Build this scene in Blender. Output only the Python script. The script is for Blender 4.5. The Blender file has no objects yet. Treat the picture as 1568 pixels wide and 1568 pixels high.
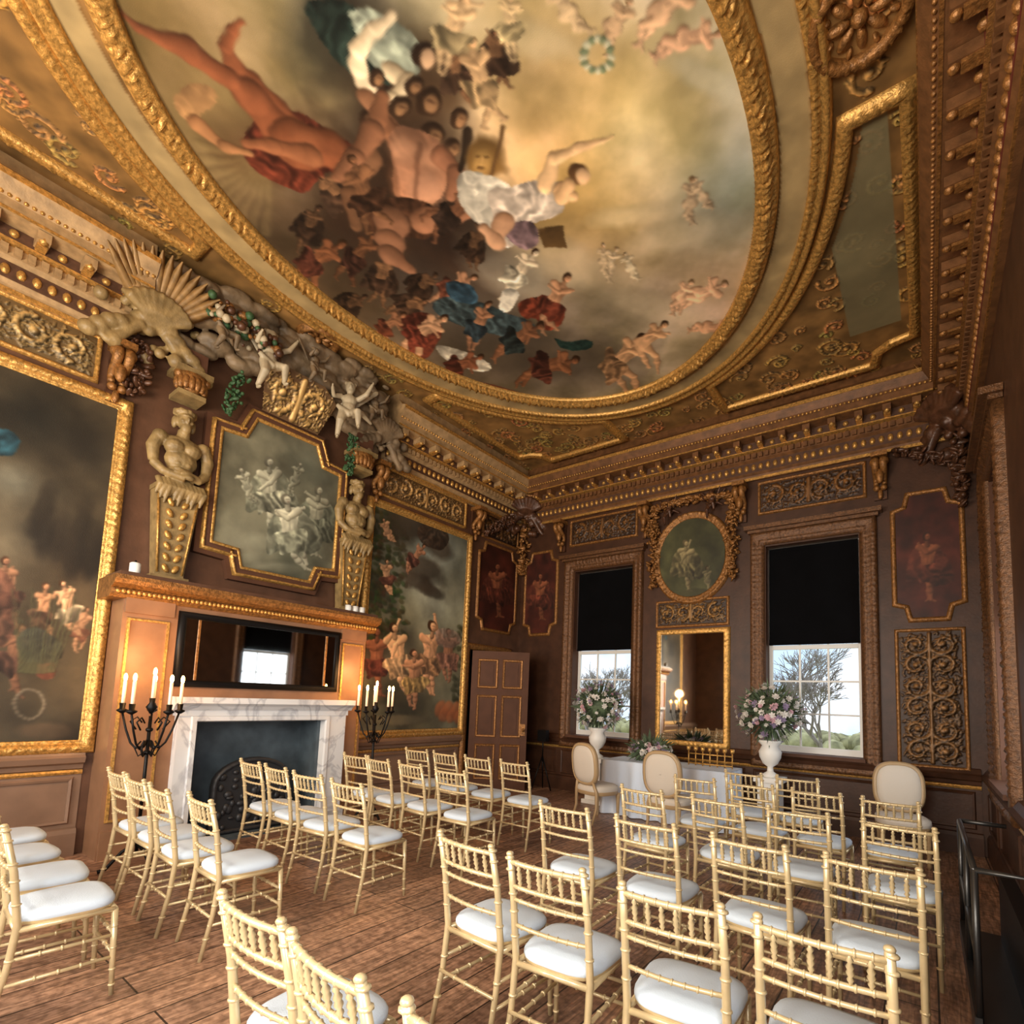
import bpy, math, random
import numpy as np
from mathutils import Vector, Matrix
random.seed(7); rng=np.random.default_rng(5)
scene=bpy.context.scene
COL=bpy.context.collection
RW=7.03; RL=9.9; CH=6.0     # room width (x 0..RW), length (y 0..-RL), ceiling height

# ------------------------------------------------------------------ materials
def lin(c):
    c=np.asarray(c,float)/255.
    return np.where(c<=.04045,c/12.92,((c+.055)/1.055)**2.4)
def mat(name,rgb,rough=.5,metal=0.,noise=0.,nscale=8.,bump=0.,bscale=60.,spec=.5,emit=None,estr=0.,coat=0.):
    m=bpy.data.materials.new(name); m.use_nodes=True
    nt=m.node_tree; b=nt.nodes['Principled BSDF']
    c=lin(rgb)
    b.inputs['Base Color'].default_value=(*c,1); b.inputs['Roughness'].default_value=rough
    b.inputs['Metallic'].default_value=metal; b.inputs['Specular IOR Level'].default_value=spec
    b.inputs['Coat Weight'].default_value=coat
    tc=nt.nodes.new('ShaderNodeTexCoord')
    if noise>0:
        n=nt.nodes.new('ShaderNodeTexNoise'); n.inputs['Scale'].default_value=nscale; n.inputs['Detail'].default_value=5
        nt.links.new(tc.outputs['Object'],n.inputs['Vector'])
        r=nt.nodes.new('ShaderNodeValToRGB')
        r.color_ramp.elements[0].position=.3; r.color_ramp.elements[1].position=.72
        r.color_ramp.elements[0].color=(*(c*(1-noise)),1); r.color_ramp.elements[1].color=(*np.minimum(c*(1+noise),1),1)
        nt.links.new(n.outputs['Fac'],r.inputs['Fac']); nt.links.new(r.outputs['Color'],b.inputs['Base Color'])
    if bump>0:
        n2=nt.nodes.new('ShaderNodeTexNoise'); n2.inputs['Scale'].default_value=bscale; n2.inputs['Detail'].default_value=4
        nt.links.new(tc.outputs['Object'],n2.inputs['Vector'])
        bp=nt.nodes.new('ShaderNodeBump'); bp.inputs['Strength'].default_value=bump; bp.inputs['Distance'].default_value=.01
        nt.links.new(n2.outputs['Fac'],bp.inputs['Height']); nt.links.new(bp.outputs['Normal'],b.inputs['Normal'])
    if emit is not None:
        b.inputs['Emission Color'].default_value=(*lin(emit),1); b.inputs['Emission Strength'].default_value=estr
    return m
def paintmat(name,rough=.55,spec=.3,bump=.15):
    m=mat(name,(128,128,128),rough,spec=spec,bump=bump,bscale=140)
    nt=m.node_tree; a=nt.nodes.new('ShaderNodeAttribute'); a.attribute_name='Col'
    nt.links.new(a.outputs['Color'],nt.nodes['Principled BSDF'].inputs['Base Color'])
    return m
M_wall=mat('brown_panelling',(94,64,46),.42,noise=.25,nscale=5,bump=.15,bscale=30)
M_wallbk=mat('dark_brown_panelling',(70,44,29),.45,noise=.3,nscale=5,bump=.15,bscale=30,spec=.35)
M_wall2=mat('grey_brown_dado_paint',(132,104,84),.4,noise=.15,nscale=4)
M_gold=mat('aged_gilding',(204,156,84),.34,metal=.55,noise=.45,nscale=38,bump=.5,bscale=80)
M_golddk=mat('old_gilding_brown',(148,102,54),.38,metal=.4,noise=.5,nscale=35,bump=.6,bscale=80)
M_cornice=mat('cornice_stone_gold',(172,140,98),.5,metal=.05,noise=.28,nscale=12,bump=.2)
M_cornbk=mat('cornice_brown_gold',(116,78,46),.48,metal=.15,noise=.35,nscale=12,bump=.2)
M_white=mat('white_paint',(236,234,228),.45)
M_black=mat('black_iron',(18,16,16),.45,metal=.6)
M_blind=mat('black_blind_fabric',(8,8,10),.9,noise=.3,nscale=3,spec=.1)
M_chair=mat('champagne_gold_lacquer',(210,188,144),.28,metal=.25,noise=.1,nscale=15,coat=.35)
M_cush=mat('white_cushion_fabric',(206,220,234),.85,noise=.05,nscale=4,bump=.2,bscale=200)
M_linen=mat('white_linen',(218,230,246),.8,bump=.1)
M_cream=mat('cream_upholstery',(206,196,182),.8,bump=.1)
M_wax=mat('candle_wax',(245,232,210),.4,emit=(255,170,90),estr=.35)
M_flame=mat('candle_flame',(255,190,90),.5,emit=(255,180,90),estr=60)
M_statue=mat('olive_plaster_sculpture',(142,118,76),.48,noise=.4,nscale=9,bump=.35)
M_cloud=mat('stone_plaster_clouds',(122,102,76),.6,noise=.5,nscale=4,bump=.5,bscale=30)
M_putto=mat('pale_plaster_putti',(178,162,132),.5,noise=.22,nscale=9)
M_palm=mat('gilded_palm',(150,116,70),.5,metal=.2,noise=.3,nscale=14)
M_dkrelief=mat('dark_carved_wood',(84,54,36),.38,metal=.15,noise=.5,nscale=12,bump=.3)
M_green=mat('garland_green',(52,84,48),.6,noise=.4,nscale=30)
M_door=mat('brown_door_paint',(90,60,44),.6,noise=.12,nscale=6,spec=.2)
M_tan=mat('tan_chimney_paint',(142,104,76),.4,noise=.14,nscale=6)
def marble():
    m=mat('white_veined_marble',(226,226,226),.3)
    nt=m.node_tree;b=nt.nodes['Principled BSDF'];tc=[n for n in nt.nodes if n.type=='TEX_COORD'][0]
    n=nt.nodes.new('ShaderNodeTexNoise');n.inputs['Scale'].default_value=2.2;n.inputs['Detail'].default_value=9;n.inputs['Distortion'].default_value=1.2
    r=nt.nodes.new('ShaderNodeValToRGB');e=r.color_ramp.elements
    e[0].position=.45;e[0].color=(.76,.78,.8,1);e[1].position=.55;e[1].color=(.76,.78,.8,1)
    x=e.new(.495);x.color=(.5,.52,.56,1)
    nt.links.new(tc.outputs['Object'],n.inputs['Vector']);nt.links.new(n.outputs['Fac'],r.inputs['Fac']);nt.links.new(r.outputs['Color'],b.inputs['Base Color'])
    return m
M_marble=marble()
M_mirror=mat('mirror_glass',(205,205,200),.03,metal=1.)
def floor_mat():
    m=bpy.data.materials.new('worn_oak_floorboards');m.use_nodes=True;nt=m.node_tree;b=nt.nodes['Principled BSDF']
    tc=nt.nodes.new('ShaderNodeTexCoord');mp=nt.nodes.new('ShaderNodeMapping');mp.inputs['Rotation'].default_value=(0,0,math.pi/2)
    br=nt.nodes.new('ShaderNodeTexBrick');br.inputs['Scale'].default_value=1.;br.offset=.37
    br.inputs['Brick Width'].default_value=2.6;br.inputs['Row Height'].default_value=.24;br.inputs['Mortar Size'].default_value=.005
    br.inputs['Color1'].default_value=(*lin((196,156,126)),1);br.inputs['Color2'].default_value=(*lin((146,114,94)),1);br.inputs['Mortar'].default_value=(*lin((50,35,28)),1)
    nt.links.new(tc.outputs['Object'],mp.inputs['Vector']);nt.links.new(mp.outputs['Vector'],br.inputs['Vector'])
    mp2=nt.nodes.new('ShaderNodeMapping');mp2.inputs['Scale'].default_value=(16,1.3,1)
    n=nt.nodes.new('ShaderNodeTexNoise');n.inputs['Scale'].default_value=3;n.inputs['Detail'].default_value=10;n.inputs['Distortion'].default_value=.8
    nt.links.new(tc.outputs['Object'],mp2.inputs['Vector']);nt.links.new(mp2.outputs['Vector'],n.inputs['Vector'])
    mx=nt.nodes.new('ShaderNodeMix');mx.data_type='RGBA';mx.blend_type='MULTIPLY';mx.inputs[0].default_value=.9
    r=nt.nodes.new('ShaderNodeValToRGB');r.color_ramp.elements[0].position=.34;r.color_ramp.elements[0].color=(.4,.37,.36,1);r.color_ramp.elements[1].position=.66;r.color_ramp.elements[1].color=(1.3,1.27,1.24,1)
    nt.links.new(n.outputs['Fac'],r.inputs['Fac']);nt.links.new(br.outputs['Color'],mx.inputs[6]);nt.links.new(r.outputs['Color'],mx.inputs[7])
    n4=nt.nodes.new('ShaderNodeTexNoise');n4.inputs['Scale'].default_value=22;n4.inputs['Detail'].default_value=8
    nt.links.new(tc.outputs['Object'],n4.inputs['Vector'])
    r4=nt.nodes.new('ShaderNodeValToRGB');r4.color_ramp.elements[0].position=.38;r4.color_ramp.elements[0].color=(.5,.46,.45,1);r4.color_ramp.elements[1].position=.58;r4.color_ramp.elements[1].color=(1.05,1.05,1.05,1)
    nt.links.new(n4.outputs['Fac'],r4.inputs['Fac'])
    mx2=nt.nodes.new('ShaderNodeMix');mx2.data_type='RGBA';mx2.blend_type='MULTIPLY';mx2.inputs[0].default_value=.85
    nt.links.new(mx.outputs[2],mx2.inputs[6]);nt.links.new(r4.outputs['Color'],mx2.inputs[7])
    n5=nt.nodes.new('ShaderNodeTexNoise');n5.inputs['Scale'].default_value=1.6;n5.inputs['Detail'].default_value=7
    nt.links.new(tc.outputs['Object'],n5.inputs['Vector'])
    r5=nt.nodes.new('ShaderNodeValToRGB');r5.color_ramp.elements[0].position=.35;r5.color_ramp.elements[0].color=(.72,.7,.7,1);r5.color_ramp.elements[1].position=.65;r5.color_ramp.elements[1].color=(1.15,1.12,1.1,1)
    nt.links.new(n5.outputs['Fac'],r5.inputs['Fac'])
    mx3=nt.nodes.new('ShaderNodeMix');mx3.data_type='RGBA';mx3.blend_type='MULTIPLY';mx3.inputs[0].default_value=1.
    nt.links.new(mx2.outputs[2],mx3.inputs[6]);nt.links.new(r5.outputs['Color'],mx3.inputs[7])
    nt.links.new(mx3.outputs[2],b.inputs['Base Color'])
    n3=nt.nodes.new('ShaderNodeTexNoise');n3.inputs['Scale'].default_value=9;n3.inputs['Detail'].default_value=8
    nt.links.new(tc.outputs['Object'],n3.inputs['Vector'])
    mr=nt.nodes.new('ShaderNodeMapRange');mr.inputs['To Min'].default_value=.25;mr.inputs['To Max'].default_value=.6
    nt.links.new(n3.outputs['Fac'],mr.inputs['Value']);nt.links.new(mr.outputs['Result'],b.inputs['Roughness'])
    bp=nt.nodes.new('ShaderNodeBump');bp.inputs['Strength'].default_value=.55;bp.inputs['Distance'].default_value=.008
    nt.links.new(mx2.outputs[2],bp.inputs['Height']);nt.links.new(bp.outputs['Normal'],b.inputs['Normal'])
    return m
M_floor=floor_mat()

# ------------------------------------------------------------------ mesh builder
class MB:
    def __init__(s): s.v=[];s.f=[];s.m=[];s.s=[]
    def add(s,vs,fs,mat=0,smooth=False):
        o=len(s.v); s.v.extend([tuple(map(float,x)) for x in vs])
        for f in fs: s.f.append([i+o for i in f]);s.m.append(mat);s.s.append(smooth)
    def box(s,x0,x1,y0,y1,z0,z1,mat=0):
        vs=[(x,y,z) for z in(z0,z1) for y in (y0,y1) for x in (x0,x1)]
        s.add(vs,[(0,2,3,1),(4,5,7,6),(0,1,5,4),(2,6,7,3),(0,4,6,2),(1,3,7,5)],mat)
    def bbox(s,mp,a0,a1,b0,b1,h0,h1,mat=0):
        p=mp(a0,b0,h0);q=mp(a1,b1,h1)
        s.box(min(p[0],q[0]),max(p[0],q[0]),min(p[1],q[1]),max(p[1],q[1]),min(p[2],q[2]),max(p[2],q[2]),mat)
    def tube(s,pts,rad,seg=8,mat=0,smooth=True,caps=True):
        pts=[Vector(p) for p in pts]
        if not hasattr(rad,'__len__'): rad=[rad]*len(pts)
        n=None;vs=[];fs=[]
        for i,p in enumerate(pts):
            d=(pts[min(i+1,len(pts)-1)]-pts[max(i-1,0)])
            if d.length<1e-9:d=Vector((0,0,1))
            d.normalize()
            if n is None: n=d.orthogonal().normalized()
            else:
                n=(n-d*n.dot(d))
                n=n.normalized() if n.length>1e-6 else d.orthogonal().normalized()
            b=d.cross(n)
            for k in range(seg):
                a=2*math.pi*k/seg; vs.append(p+(n*math.cos(a)+b*math.sin(a))*rad[i])
        for i in range(len(pts)-1):
            for k in range(seg):
                k2=(k+1)%seg; fs.append((i*seg+k,i*seg+k2,(i+1)*seg+k2,(i+1)*seg+k))
        if caps:
            fs.append(tuple(range(seg))[::-1]);fs.append(tuple((len(pts)-1)*seg+k for k in range(seg)))
        s.add(vs,fs,mat,smooth)
    def blade(s,pts,wid,up_,ridge=.3,mat=0):
        pts=[Vector(p) for p in pts];vs=[];fs=[];U=Vector(up_)
        for i,p in enumerate(pts):
            d=(pts[min(i+1,len(pts)-1)]-pts[max(i-1,0)]).normalized();sd=d.cross(U).normalized();n=sd.cross(d)
            vs+=[p-sd*wid[i],p+n*wid[i]*ridge,p+sd*wid[i],p-n*.012]
        for i in range(len(pts)-1):
            a=i*4
            fs+=[(a,a+1,a+5,a+4),(a+1,a+2,a+6,a+5),(a+2,a+3,a+7,a+6),(a+3,a,a+4,a+7)]
        s.add(vs,fs,mat,True)
    def lathe(s,prof,c=(0,0,0),seg=20,mat=0,smooth=True):
        s_=[];fs=[]
        for r,z in prof:
            for k in range(seg):
                a=2*math.pi*k/seg;s_.append((c[0]+r*math.cos(a),c[1]+r*math.sin(a),c[2]+z))
        n=len(prof)
        for i in range(n-1):
            for k in range(seg):
                k2=(k+1)%seg;fs.append((i*seg+k,i*seg+k2,(i+1)*seg+k2,(i+1)*seg+k))
        fs.append(tuple(range(seg))[::-1]);fs.append(tuple((n-1)*seg+k for k in range(seg)))
        s.add(s_,fs,mat,smooth)
    def sph(s,c,r,mat=0,seg=12,rings=8,rot=None):
        if not hasattr(r,'__len__'): r=(r,r,r)
        vs=[];fs=[]
        def T(x,y,z):
            v=Vector((x*r[0],y*r[1],z*r[2]))
            if rot is not None: v=rot@v
            return (v.x+c[0],v.y+c[1],v.z+c[2])
        vs.append(T(0,0,1))
        for i in range(1,rings):
            t=math.pi*i/rings
            for k in range(seg):
                a=2*math.pi*k/seg;vs.append(T(math.sin(t)*math.cos(a),math.sin(t)*math.sin(a),math.cos(t)))
        vs.append(T(0,0,-1))
        for k in range(seg): fs.append((0,1+k,1+(k+1)%seg))
        for i in range(rings-2):
            for k in range(seg):
                k2=(k+1)%seg;a=1+i*seg;fs.append((a+k,a+seg+k,a+seg+k2,a+k2))
        a=1+(rings-2)*seg;L=len(vs)-1
        for k in range(seg): fs.append((a+k,L,a+(k+1)%seg))
        s.add(vs,fs,mat,True)
    def prism(s,poly,mp,h0,h1,mat=0):
        n=len(poly);vs=[mp(a,b,h0) for a,b in poly]+[mp(a,b,h1) for a,b in poly]
        fs=[tuple(range(n)),tuple(range(n,2*n))[::-1]]+[(i,(i+1)%n,n+(i+1)%n,n+i) for i in range(n)]
        s.add(vs,fs,mat)
    def extr(s,prof,mp,a0,a1,mat=0,step=None):
        n=len(prof);vs=[mp(a0,z,h) for h,z in prof]+[mp(a1,z,h) for h,z in prof]
        fs=[(i,i+1,n+i+1,n+i) for i in range(n-1)]+[tuple(range(n)),tuple(range(n,2*n))[::-1]]
        s.add(vs,fs,mat)
    def sweep(s,path,prof,mp,closed=True,step=.02,freq=12.,mat=0,smooth=True):
        """prof: (offset outward, height, ornament amplitude); path CCW list of (a,b)"""
        P=[];L=0
        n=len(path)
        for i in range(n if closed else n-1):
            p=np.array(path[i]);q=np.array(path[(i+1)%n]);d=np.linalg.norm(q-p);k=max(1,int(round(d/step)))
            for j in range(k): P.append((p+(q-p)*j/k, L+d*j/k))
            L+=d
        if not closed: P.append((np.array(path[-1]),L))
        m=len(P);vs=[];fs=[]
        for i in range(m):
            p,sl=P[i]
            if closed: a=P[i-1][0];b=P[(i+1)%m][0]
            else: a=P[max(i-1,0)][0];b=P[min(i+1,m-1)][0]
            d1=p-a;d2=b-p
            if np.linalg.norm(d1)<1e-9:d1=d2
            if np.linalg.norm(d2)<1e-9:d2=d1
            d1=d1/np.linalg.norm(d1);d2=d2/np.linalg.norm(d2)
            n1=np.array([d1[1],-d1[0]]);n2=np.array([d2[1],-d2[0]])
            nn=(n1+n2)/max(.3,1+n1@n2)
            for j,(o,h,amp) in enumerate(prof):
                bmp=amp*(.6*abs(math.sin(math.pi*sl*freq+j*.9))+.5*math.sin(sl*freq*7.3+j*2.1)*math.sin(sl*freq*2.2)-.35) if amp else 0
                q=p+nn*o
                vs.append(mp(q[0],q[1],h+bmp))
        k=len(prof)
        for i in range(m if closed else m-1):
            i2=(i+1)%m
            for j in range(k-1): fs.append((i*k+j,i2*k+j,i2*k+j+1,i*k+j+1))
        s.add(vs,fs,mat,smooth)
    def build(s,name,mats,loc=(0,0,0),rot=(0,0,0),parent=None,scale=(1,1,1)):
        me=bpy.data.meshes.new(name);me.from_pydata(s.v,[],s.f)
        for m in mats: me.materials.append(m)
        me.polygons.foreach_set('material_index',s.m);me.polygons.foreach_set('use_smooth',s.s);me.update()
        return place(me,name,loc,rot,parent,scale)
def place(me,name,loc=(0,0,0),rot=(0,0,0),parent=None,scale=(1,1,1)):
    ob=bpy.data.objects.new(name,me);COL.objects.link(ob);ob.location=loc;ob.rotation_euler=rot;ob.scale=scale
    if parent: ob.parent=parent
    return ob
def empty(name,loc=(0,0,0),parent=None):
    e=bpy.data.objects.new(name,None);COL.objects.link(e);e.location=loc;e.empty_display_size=.1
    if parent:e.parent=parent
    return e
def fuse(ob,vox=.012,it=4):
    m=ob.modifiers.new('r','REMESH');m.mode='VOXEL';m.voxel_size=vox;m.use_smooth_shade=True
    if it: k=ob.modifiers.new('s','SMOOTH');k.iterations=it;k.factor=.5
# planes: (a,b,h) -> world
ml=lambda a,b,h:(h,a,b)             # left wall: a=y b=z
mbk=lambda a,b,h:(a,-h,b)           # back wall: a=x b=z
mr=lambda a,b,h:(RW-h,a,b)          # right wall
mfr=lambda a,b,h:(a,-RL+h,b)
mc=lambda a,b,h:(a,b,CH-h)          # ceiling: a=x b=y

# ------------------------------------------------------------------ camera (solved pose, wide architectural lens with rise)
CP=Vector((6.4713,-7.9436,1.6014)); th,pi_,ro=.6350,.0947,.0369; FPX,PX,PY=799.11,832.09,994.09
F_=Vector((-math.sin(th)*math.cos(pi_),math.cos(th)*math.cos(pi_),math.sin(pi_)))
R_=Vector((math.cos(th),math.sin(th),0));U_=R_.cross(F_)
R2=R_*math.cos(ro)+U_*math.sin(ro);U2=U_*math.cos(ro)-R_*math.sin(ro)
cd=bpy.data.cameras.new('camera');cam=bpy.data.objects.new('camera',cd);COL.objects.link(cam)
cam.matrix_world=Matrix(((R2.x,U2.x,-F_.x,CP.x),(R2.y,U2.y,-F_.y,CP.y),(R2.z,U2.z,-F_.z,CP.z),(0,0,0,1)))
cd.sensor_width=36;cd.lens=FPX/1568*36;cd.shift_x=-(PX-784)/1568;cd.shift_y=(PY-784)/1568;cd.clip_start=.05
scene.camera=cam

# ------------------------------------------------------------------ mural painter (numpy canvas -> vertex colours)
# Painting cartoons were measured from the photograph and are rectified onto the real wall / ceiling plane.
def rectifier(ax,val):
    i0,i1=[i for i in range(3) if i!=ax]
    f=np.array(F_);r=np.array(R2);u_=np.array(U2);c=np.array(CP)
    def T(u,v):
        d=f+r*(u-PX)/FPX-u_*(v-PY)/FPX
        t=(val-c[ax])/d[ax];q=c+d*t
        return np.array([q[i0],q[i1]])
    return T
def up(g,H,W):
    gh,gw=g.shape;y=np.linspace(0,gh-1.001,H);x=np.linspace(0,gw-1.001,W)
    yi=y.astype(int);xi=x.astype(int);fy=(y-yi);fx=(x-xi);fy=fy*fy*(3-2*fy);fx=fx*fx*(3-2*fx);fy=fy[:,None];fx=fx[None]
    return (g[yi][:,xi]*(1-fy)*(1-fx)+g[yi+1][:,xi]*fy*(1-fx)+g[yi][:,xi+1]*(1-fy)*fx+g[yi+1][:,xi+1]*fy*fx)
def fbm(H,W,n,oc=5):
    o=np.zeros((H,W));a=1.;t=0
    for k in range(oc):
        o+=a*up(rng.random((max(2,int(n*2**k*H/W))+2,int(n*2**k)+2)),H,W);t+=a;a*=.5
    return o/t
class Canvas:
    def __init__(s,a0,a1,b0,b1,res,T=None,base=(120,100,70)):
        s.a0,s.b0,s.res=a0,b0,res;s.W=int((a1-a0)/res)+1;s.H=int((b1-b0)/res)+1
        s.a1=a1;s.b1=b1;s.resa=(a1-a0)/(s.W-1);s.resb=(b1-b0)/(s.H-1)
        s.A=a0+s.resa*np.arange(s.W);s.B=b0+s.resb*np.arange(s.H)
        s.rgb=np.ones((s.H,s.W,3))*np.array(base,float);s.h=np.zeros((s.H,s.W));s.T=T;s.L=np.array([-.5,.6])
        s.n1=fbm(s.H,s.W,max(2,(a1-a0)/.35),4);s.n2=fbm(s.H,s.W,max(3,(a1-a0)/.12),3)
    def P(s,p):
        return s.T(*p) if s.T else np.array(p,float)
    def k(s,p):
        if not s.T:return 1.
        a=s.T(*p);b=s.T(p[0]+1,p[1]);c=s.T(p[0],p[1]+1)
        return math.sqrt(abs((b[0]-a[0])*(c[1]-a[1])-(b[1]-a[1])*(c[0]-a[0])))
    def win(s,lo,hi):
        i0=max(0,int((lo[0]-s.a0)/s.resa));i1=min(s.W,int((hi[0]-s.a0)/s.resa)+2)
        j0=max(0,int((lo[1]-s.b0)/s.resb));j1=min(s.H,int((hi[1]-s.b0)/s.resb)+2)
        if i1<=i0 or j1<=j0:return None
        return i0,i1,j0,j1,s.A[None,i0:i1],s.B[j0:j1,None]
    def mix(s,w,al,col,op=1.):
        i0,i1,j0,j1=w[:4];al=np.clip(al,0,1)[...,None]*op
        s.rgb[j0:j1,i0:i1]=s.rgb[j0:j1,i0:i1]*(1-al)+np.clip(col,0,255)*al
    def cap(s,p,q,r0,r1,col,shade=.3,h=0,op=1.,soft=None):
        k=s.k(p);p=s.P(p);q=s.P(q);r0*=k;r1*=k;rm=max(r0,r1)+s.res*2
        w=s.win(np.minimum(p,q)-rm,np.maximum(p,q)+rm)
        if w is None:return
        A,B=w[4],w[5];d=q-p;l2=d@d+1e-12
        t=np.clip(((A-p[0])*d[0]+(B-p[1])*d[1])/l2,0,1);r=r0+(r1-r0)*t+1e-6
        if not h: r=r*(1+.10*np.sin(t*math.pi*2+.6))
        da=A-(p[0]+d[0]*t);db=B-(p[1]+d[1]*t);ds=np.sqrt(da*da+db*db)
        sf=soft*k if soft else max(s.res*1.4,r0*.15)
        al=np.clip((r-ds)/sf+.5,0,1);x=np.clip(ds/r,0,1)
        ln=(da*s.L[0]+db*s.L[1])/r
        sh=1+shade*1.5*ln-shade*.7*x**4  # side light and edge shade go into the stroke colour, carved reliefs included
        col=np.array(col,float)[None,None]*np.clip(sh,.2,2)[...,None]
        if not h: col=col*(1+np.array([.02,0,-.03])*np.clip(-ln,0,1)[...,None]*2)*(.86+.28*s.n2[w[2]:w[3],w[0]:w[1]])[...,None]
        s.mix(w,al,col,op)
        if h:
            hh=h*np.sqrt(np.clip(1-x*x,0,1));i0,i1,j0,j1=w[:4];s.h[j0:j1,i0:i1]=np.maximum(s.h[j0:j1,i0:i1],hh)
    def line(s,pts,rad,col,**kw):
        if not hasattr(rad,'__len__'):rad=[rad]*len(pts)
        for i in range(len(pts)-1): s.cap(pts[i],pts[i+1],rad[i],rad[i+1],col,**kw)
    def ell(s,c,rx,ry,ang,col,shade=.3,op=1.,soft=.15,noise=0):
        c0=s.P(c);ca,sa=math.cos(math.radians(ang)),math.sin(math.radians(ang))
        e1=s.P((c[0]+rx*ca,c[1]+rx*sa))-c0;e2=s.P((c[0]-ry*sa,c[1]+ry*ca))-c0
        Mx=np.array([[e1[0],e2[0]],[e1[1],e2[1]]]);Mi=np.linalg.inv(Mx)
        ex=(np.abs(e1)+np.abs(e2))*(1+soft)*1.2
        w=s.win(c0-ex,c0+ex)
        if w is None:return
        A=w[4]-c0[0];B=w[5]-c0[1];x=Mi[0,0]*A+Mi[0,1]*B;y=Mi[1,0]*A+Mi[1,1]*B;r=np.sqrt(x*x+y*y)
        if noise: r=r*(1+noise*3*(s.n1[w[2]:w[3],w[0]:w[1]]-.5))
        al=np.clip((1-r)/max(soft,1e-3)+.5,0,1);R0=math.sqrt(abs(np.linalg.det(Mx)))+1e-6
        sh=1+shade*(A*s.L[0]+B*s.L[1])/R0-shade*.4*np.clip(r,0,1)**3
        s.mix(w,al,np.array(col,float)[None,None]*sh[...,None],op)
    def poly(s,pts,col,folds=0.,fang=0.,ff=.12,op=1.,it=2):
        pts=[np.array(p,float) for p in pts]
        for _ in range(it):
            n=len(pts);pts=[x for i in range(n) for x in (pts[i]*.75+pts[(i+1)%n]*.25,pts[i]*.25+pts[(i+1)%n]*.75)]
        Q=np.array([s.P(p) for p in pts]);w=s.win(Q.min(0),Q.max(0))
        if w is None:return
        A,B=np.broadcast_arrays(w[4],w[5]);ins=np.zeros(A.shape,bool);n=len(Q)
        for i in range(n):
            x1,y1=Q[i];x2,y2=Q[(i+1)%n]
            if y1==y2:continue
            c=((y1>B)!=(y2>B))&(A<(x2-x1)*(B-y1)/(y2-y1)+x1);ins^=c
        ctr=Q.mean(0);ext=np.abs(Q-ctr).max()+1e-6
        sh=1+.3*((A-ctr[0])*s.L[0]+(B-ctr[1])*s.L[1])/ext
        if folds:
            n1=s.n1[w[2]:w[3],w[0]:w[1]];n2=s.n2[w[2]:w[3],w[0]:w[1]]
            ca,sa=math.cos(fang),math.sin(fang);u=(A*ca+B*sa)/(ff*1.7)
            ph=u*3.3+n1*13;rg=1-2*np.abs(np.sin(ph));rg2=1-2*np.abs(np.sin(ph*.53+n2*5+1.))
            sh=sh+folds*(.6*rg+.6*rg2)*(.4+n2)+folds*.6*(n2-.5)
        s.mix(w,ins.astype(float),np.array(col,float)[None,None]*np.clip(sh,.25,1.7)[...,None],op)
    def warp(s,amp,wl):
        n=max(3,(s.a1-s.a0)/wl);dx=(fbm(s.H,s.W,n,2)-.5)*2*amp/s.resa;dy=(fbm(s.H,s.W,n,2)-.5)*2*amp/s.resb
        J,I=np.mgrid[0:s.H,0:s.W];x=np.clip(I+dx,0,s.W-1.01);y=np.clip(J+dy,0,s.H-1.01);xi=x.astype(int);yi=y.astype(int);fx=(x-xi)[...,None];fy=(y-yi)[...,None]
        g=s.rgb;s.rgb=g[yi,xi]*(1-fx)*(1-fy)+g[yi,xi+1]*fx*(1-fy)+g[yi+1,xi]*(1-fx)*fy+g[yi+1,xi+1]*fx*fy
    def finish(s,sat=.85,tint=(1,.95,.86),con=.22,gain=1.,wk=1.):
        s.warp(.022*wk,.2);s.warp(.008*wk,.06)
        L=s.rgb.mean(-1,keepdims=True);s.rgb=L+(s.rgb-L)*sat
        b=fbm(s.H,s.W,(s.a1-s.a0)/.5,6)
        s.rgb=np.clip(s.rgb*np.array(tint)*(1+con*(b-.5)*2)[...,None]*gain,2,255)
    def grid(s,name,mp,mtl,parent=None,mask=None,h0=0.):
        H,W=s.H,s.W;A,B=np.meshgrid(s.A,s.B);V=np.empty((H*W,3));x,y,z=mp(A.ravel(),B.ravel(),(s.h+h0).ravel())
        V[:,0]=x;V[:,1]=y;V[:,2]=z
        idx=np.arange(H*W).reshape(H,W);f=np.stack([idx[:-1,:-1],idx[:-1,1:],idx[1:,1:],idx[1:,:-1]],-1).reshape(-1,4)
        if mask is not None:
            mk=mask(A,B);fm=(mk[:-1,:-1]|mk[1:,1:]|mk[1:,:-1]|mk[:-1,1:]).ravel();f=f[fm]
        me=bpy.data.meshes.new(name);me.vertices.add(H*W);me.vertices.foreach_set('co',V.ravel())
        n=len(f);me.loops.add(n*4);me.loops.foreach_set('vertex_index',f.ravel().astype(np.int32));me.polygons.add(n)
        me.polygons.foreach_set('loop_start',np.arange(0,n*4,4,dtype=np.int32))
        me.polygons.foreach_set('use_smooth',np.ones(n,bool));me.update(calc_edges=True);me.validate()
        ca=me.color_attributes.new('Col','FLOAT_COLOR','POINT');c=np.ones((H*W,4),np.float32);c[:,:3]=lin(np.clip(s.rgb,0,255)).reshape(-1,3)
        ca.data.foreach_set('color',c.ravel());me.materials.append(mtl)
        ob=bpy.data.objects.new(name,me);COL.objects.link(ob)
        if parent:ob.parent=parent
        return ob
SK=(214,168,124)
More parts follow.
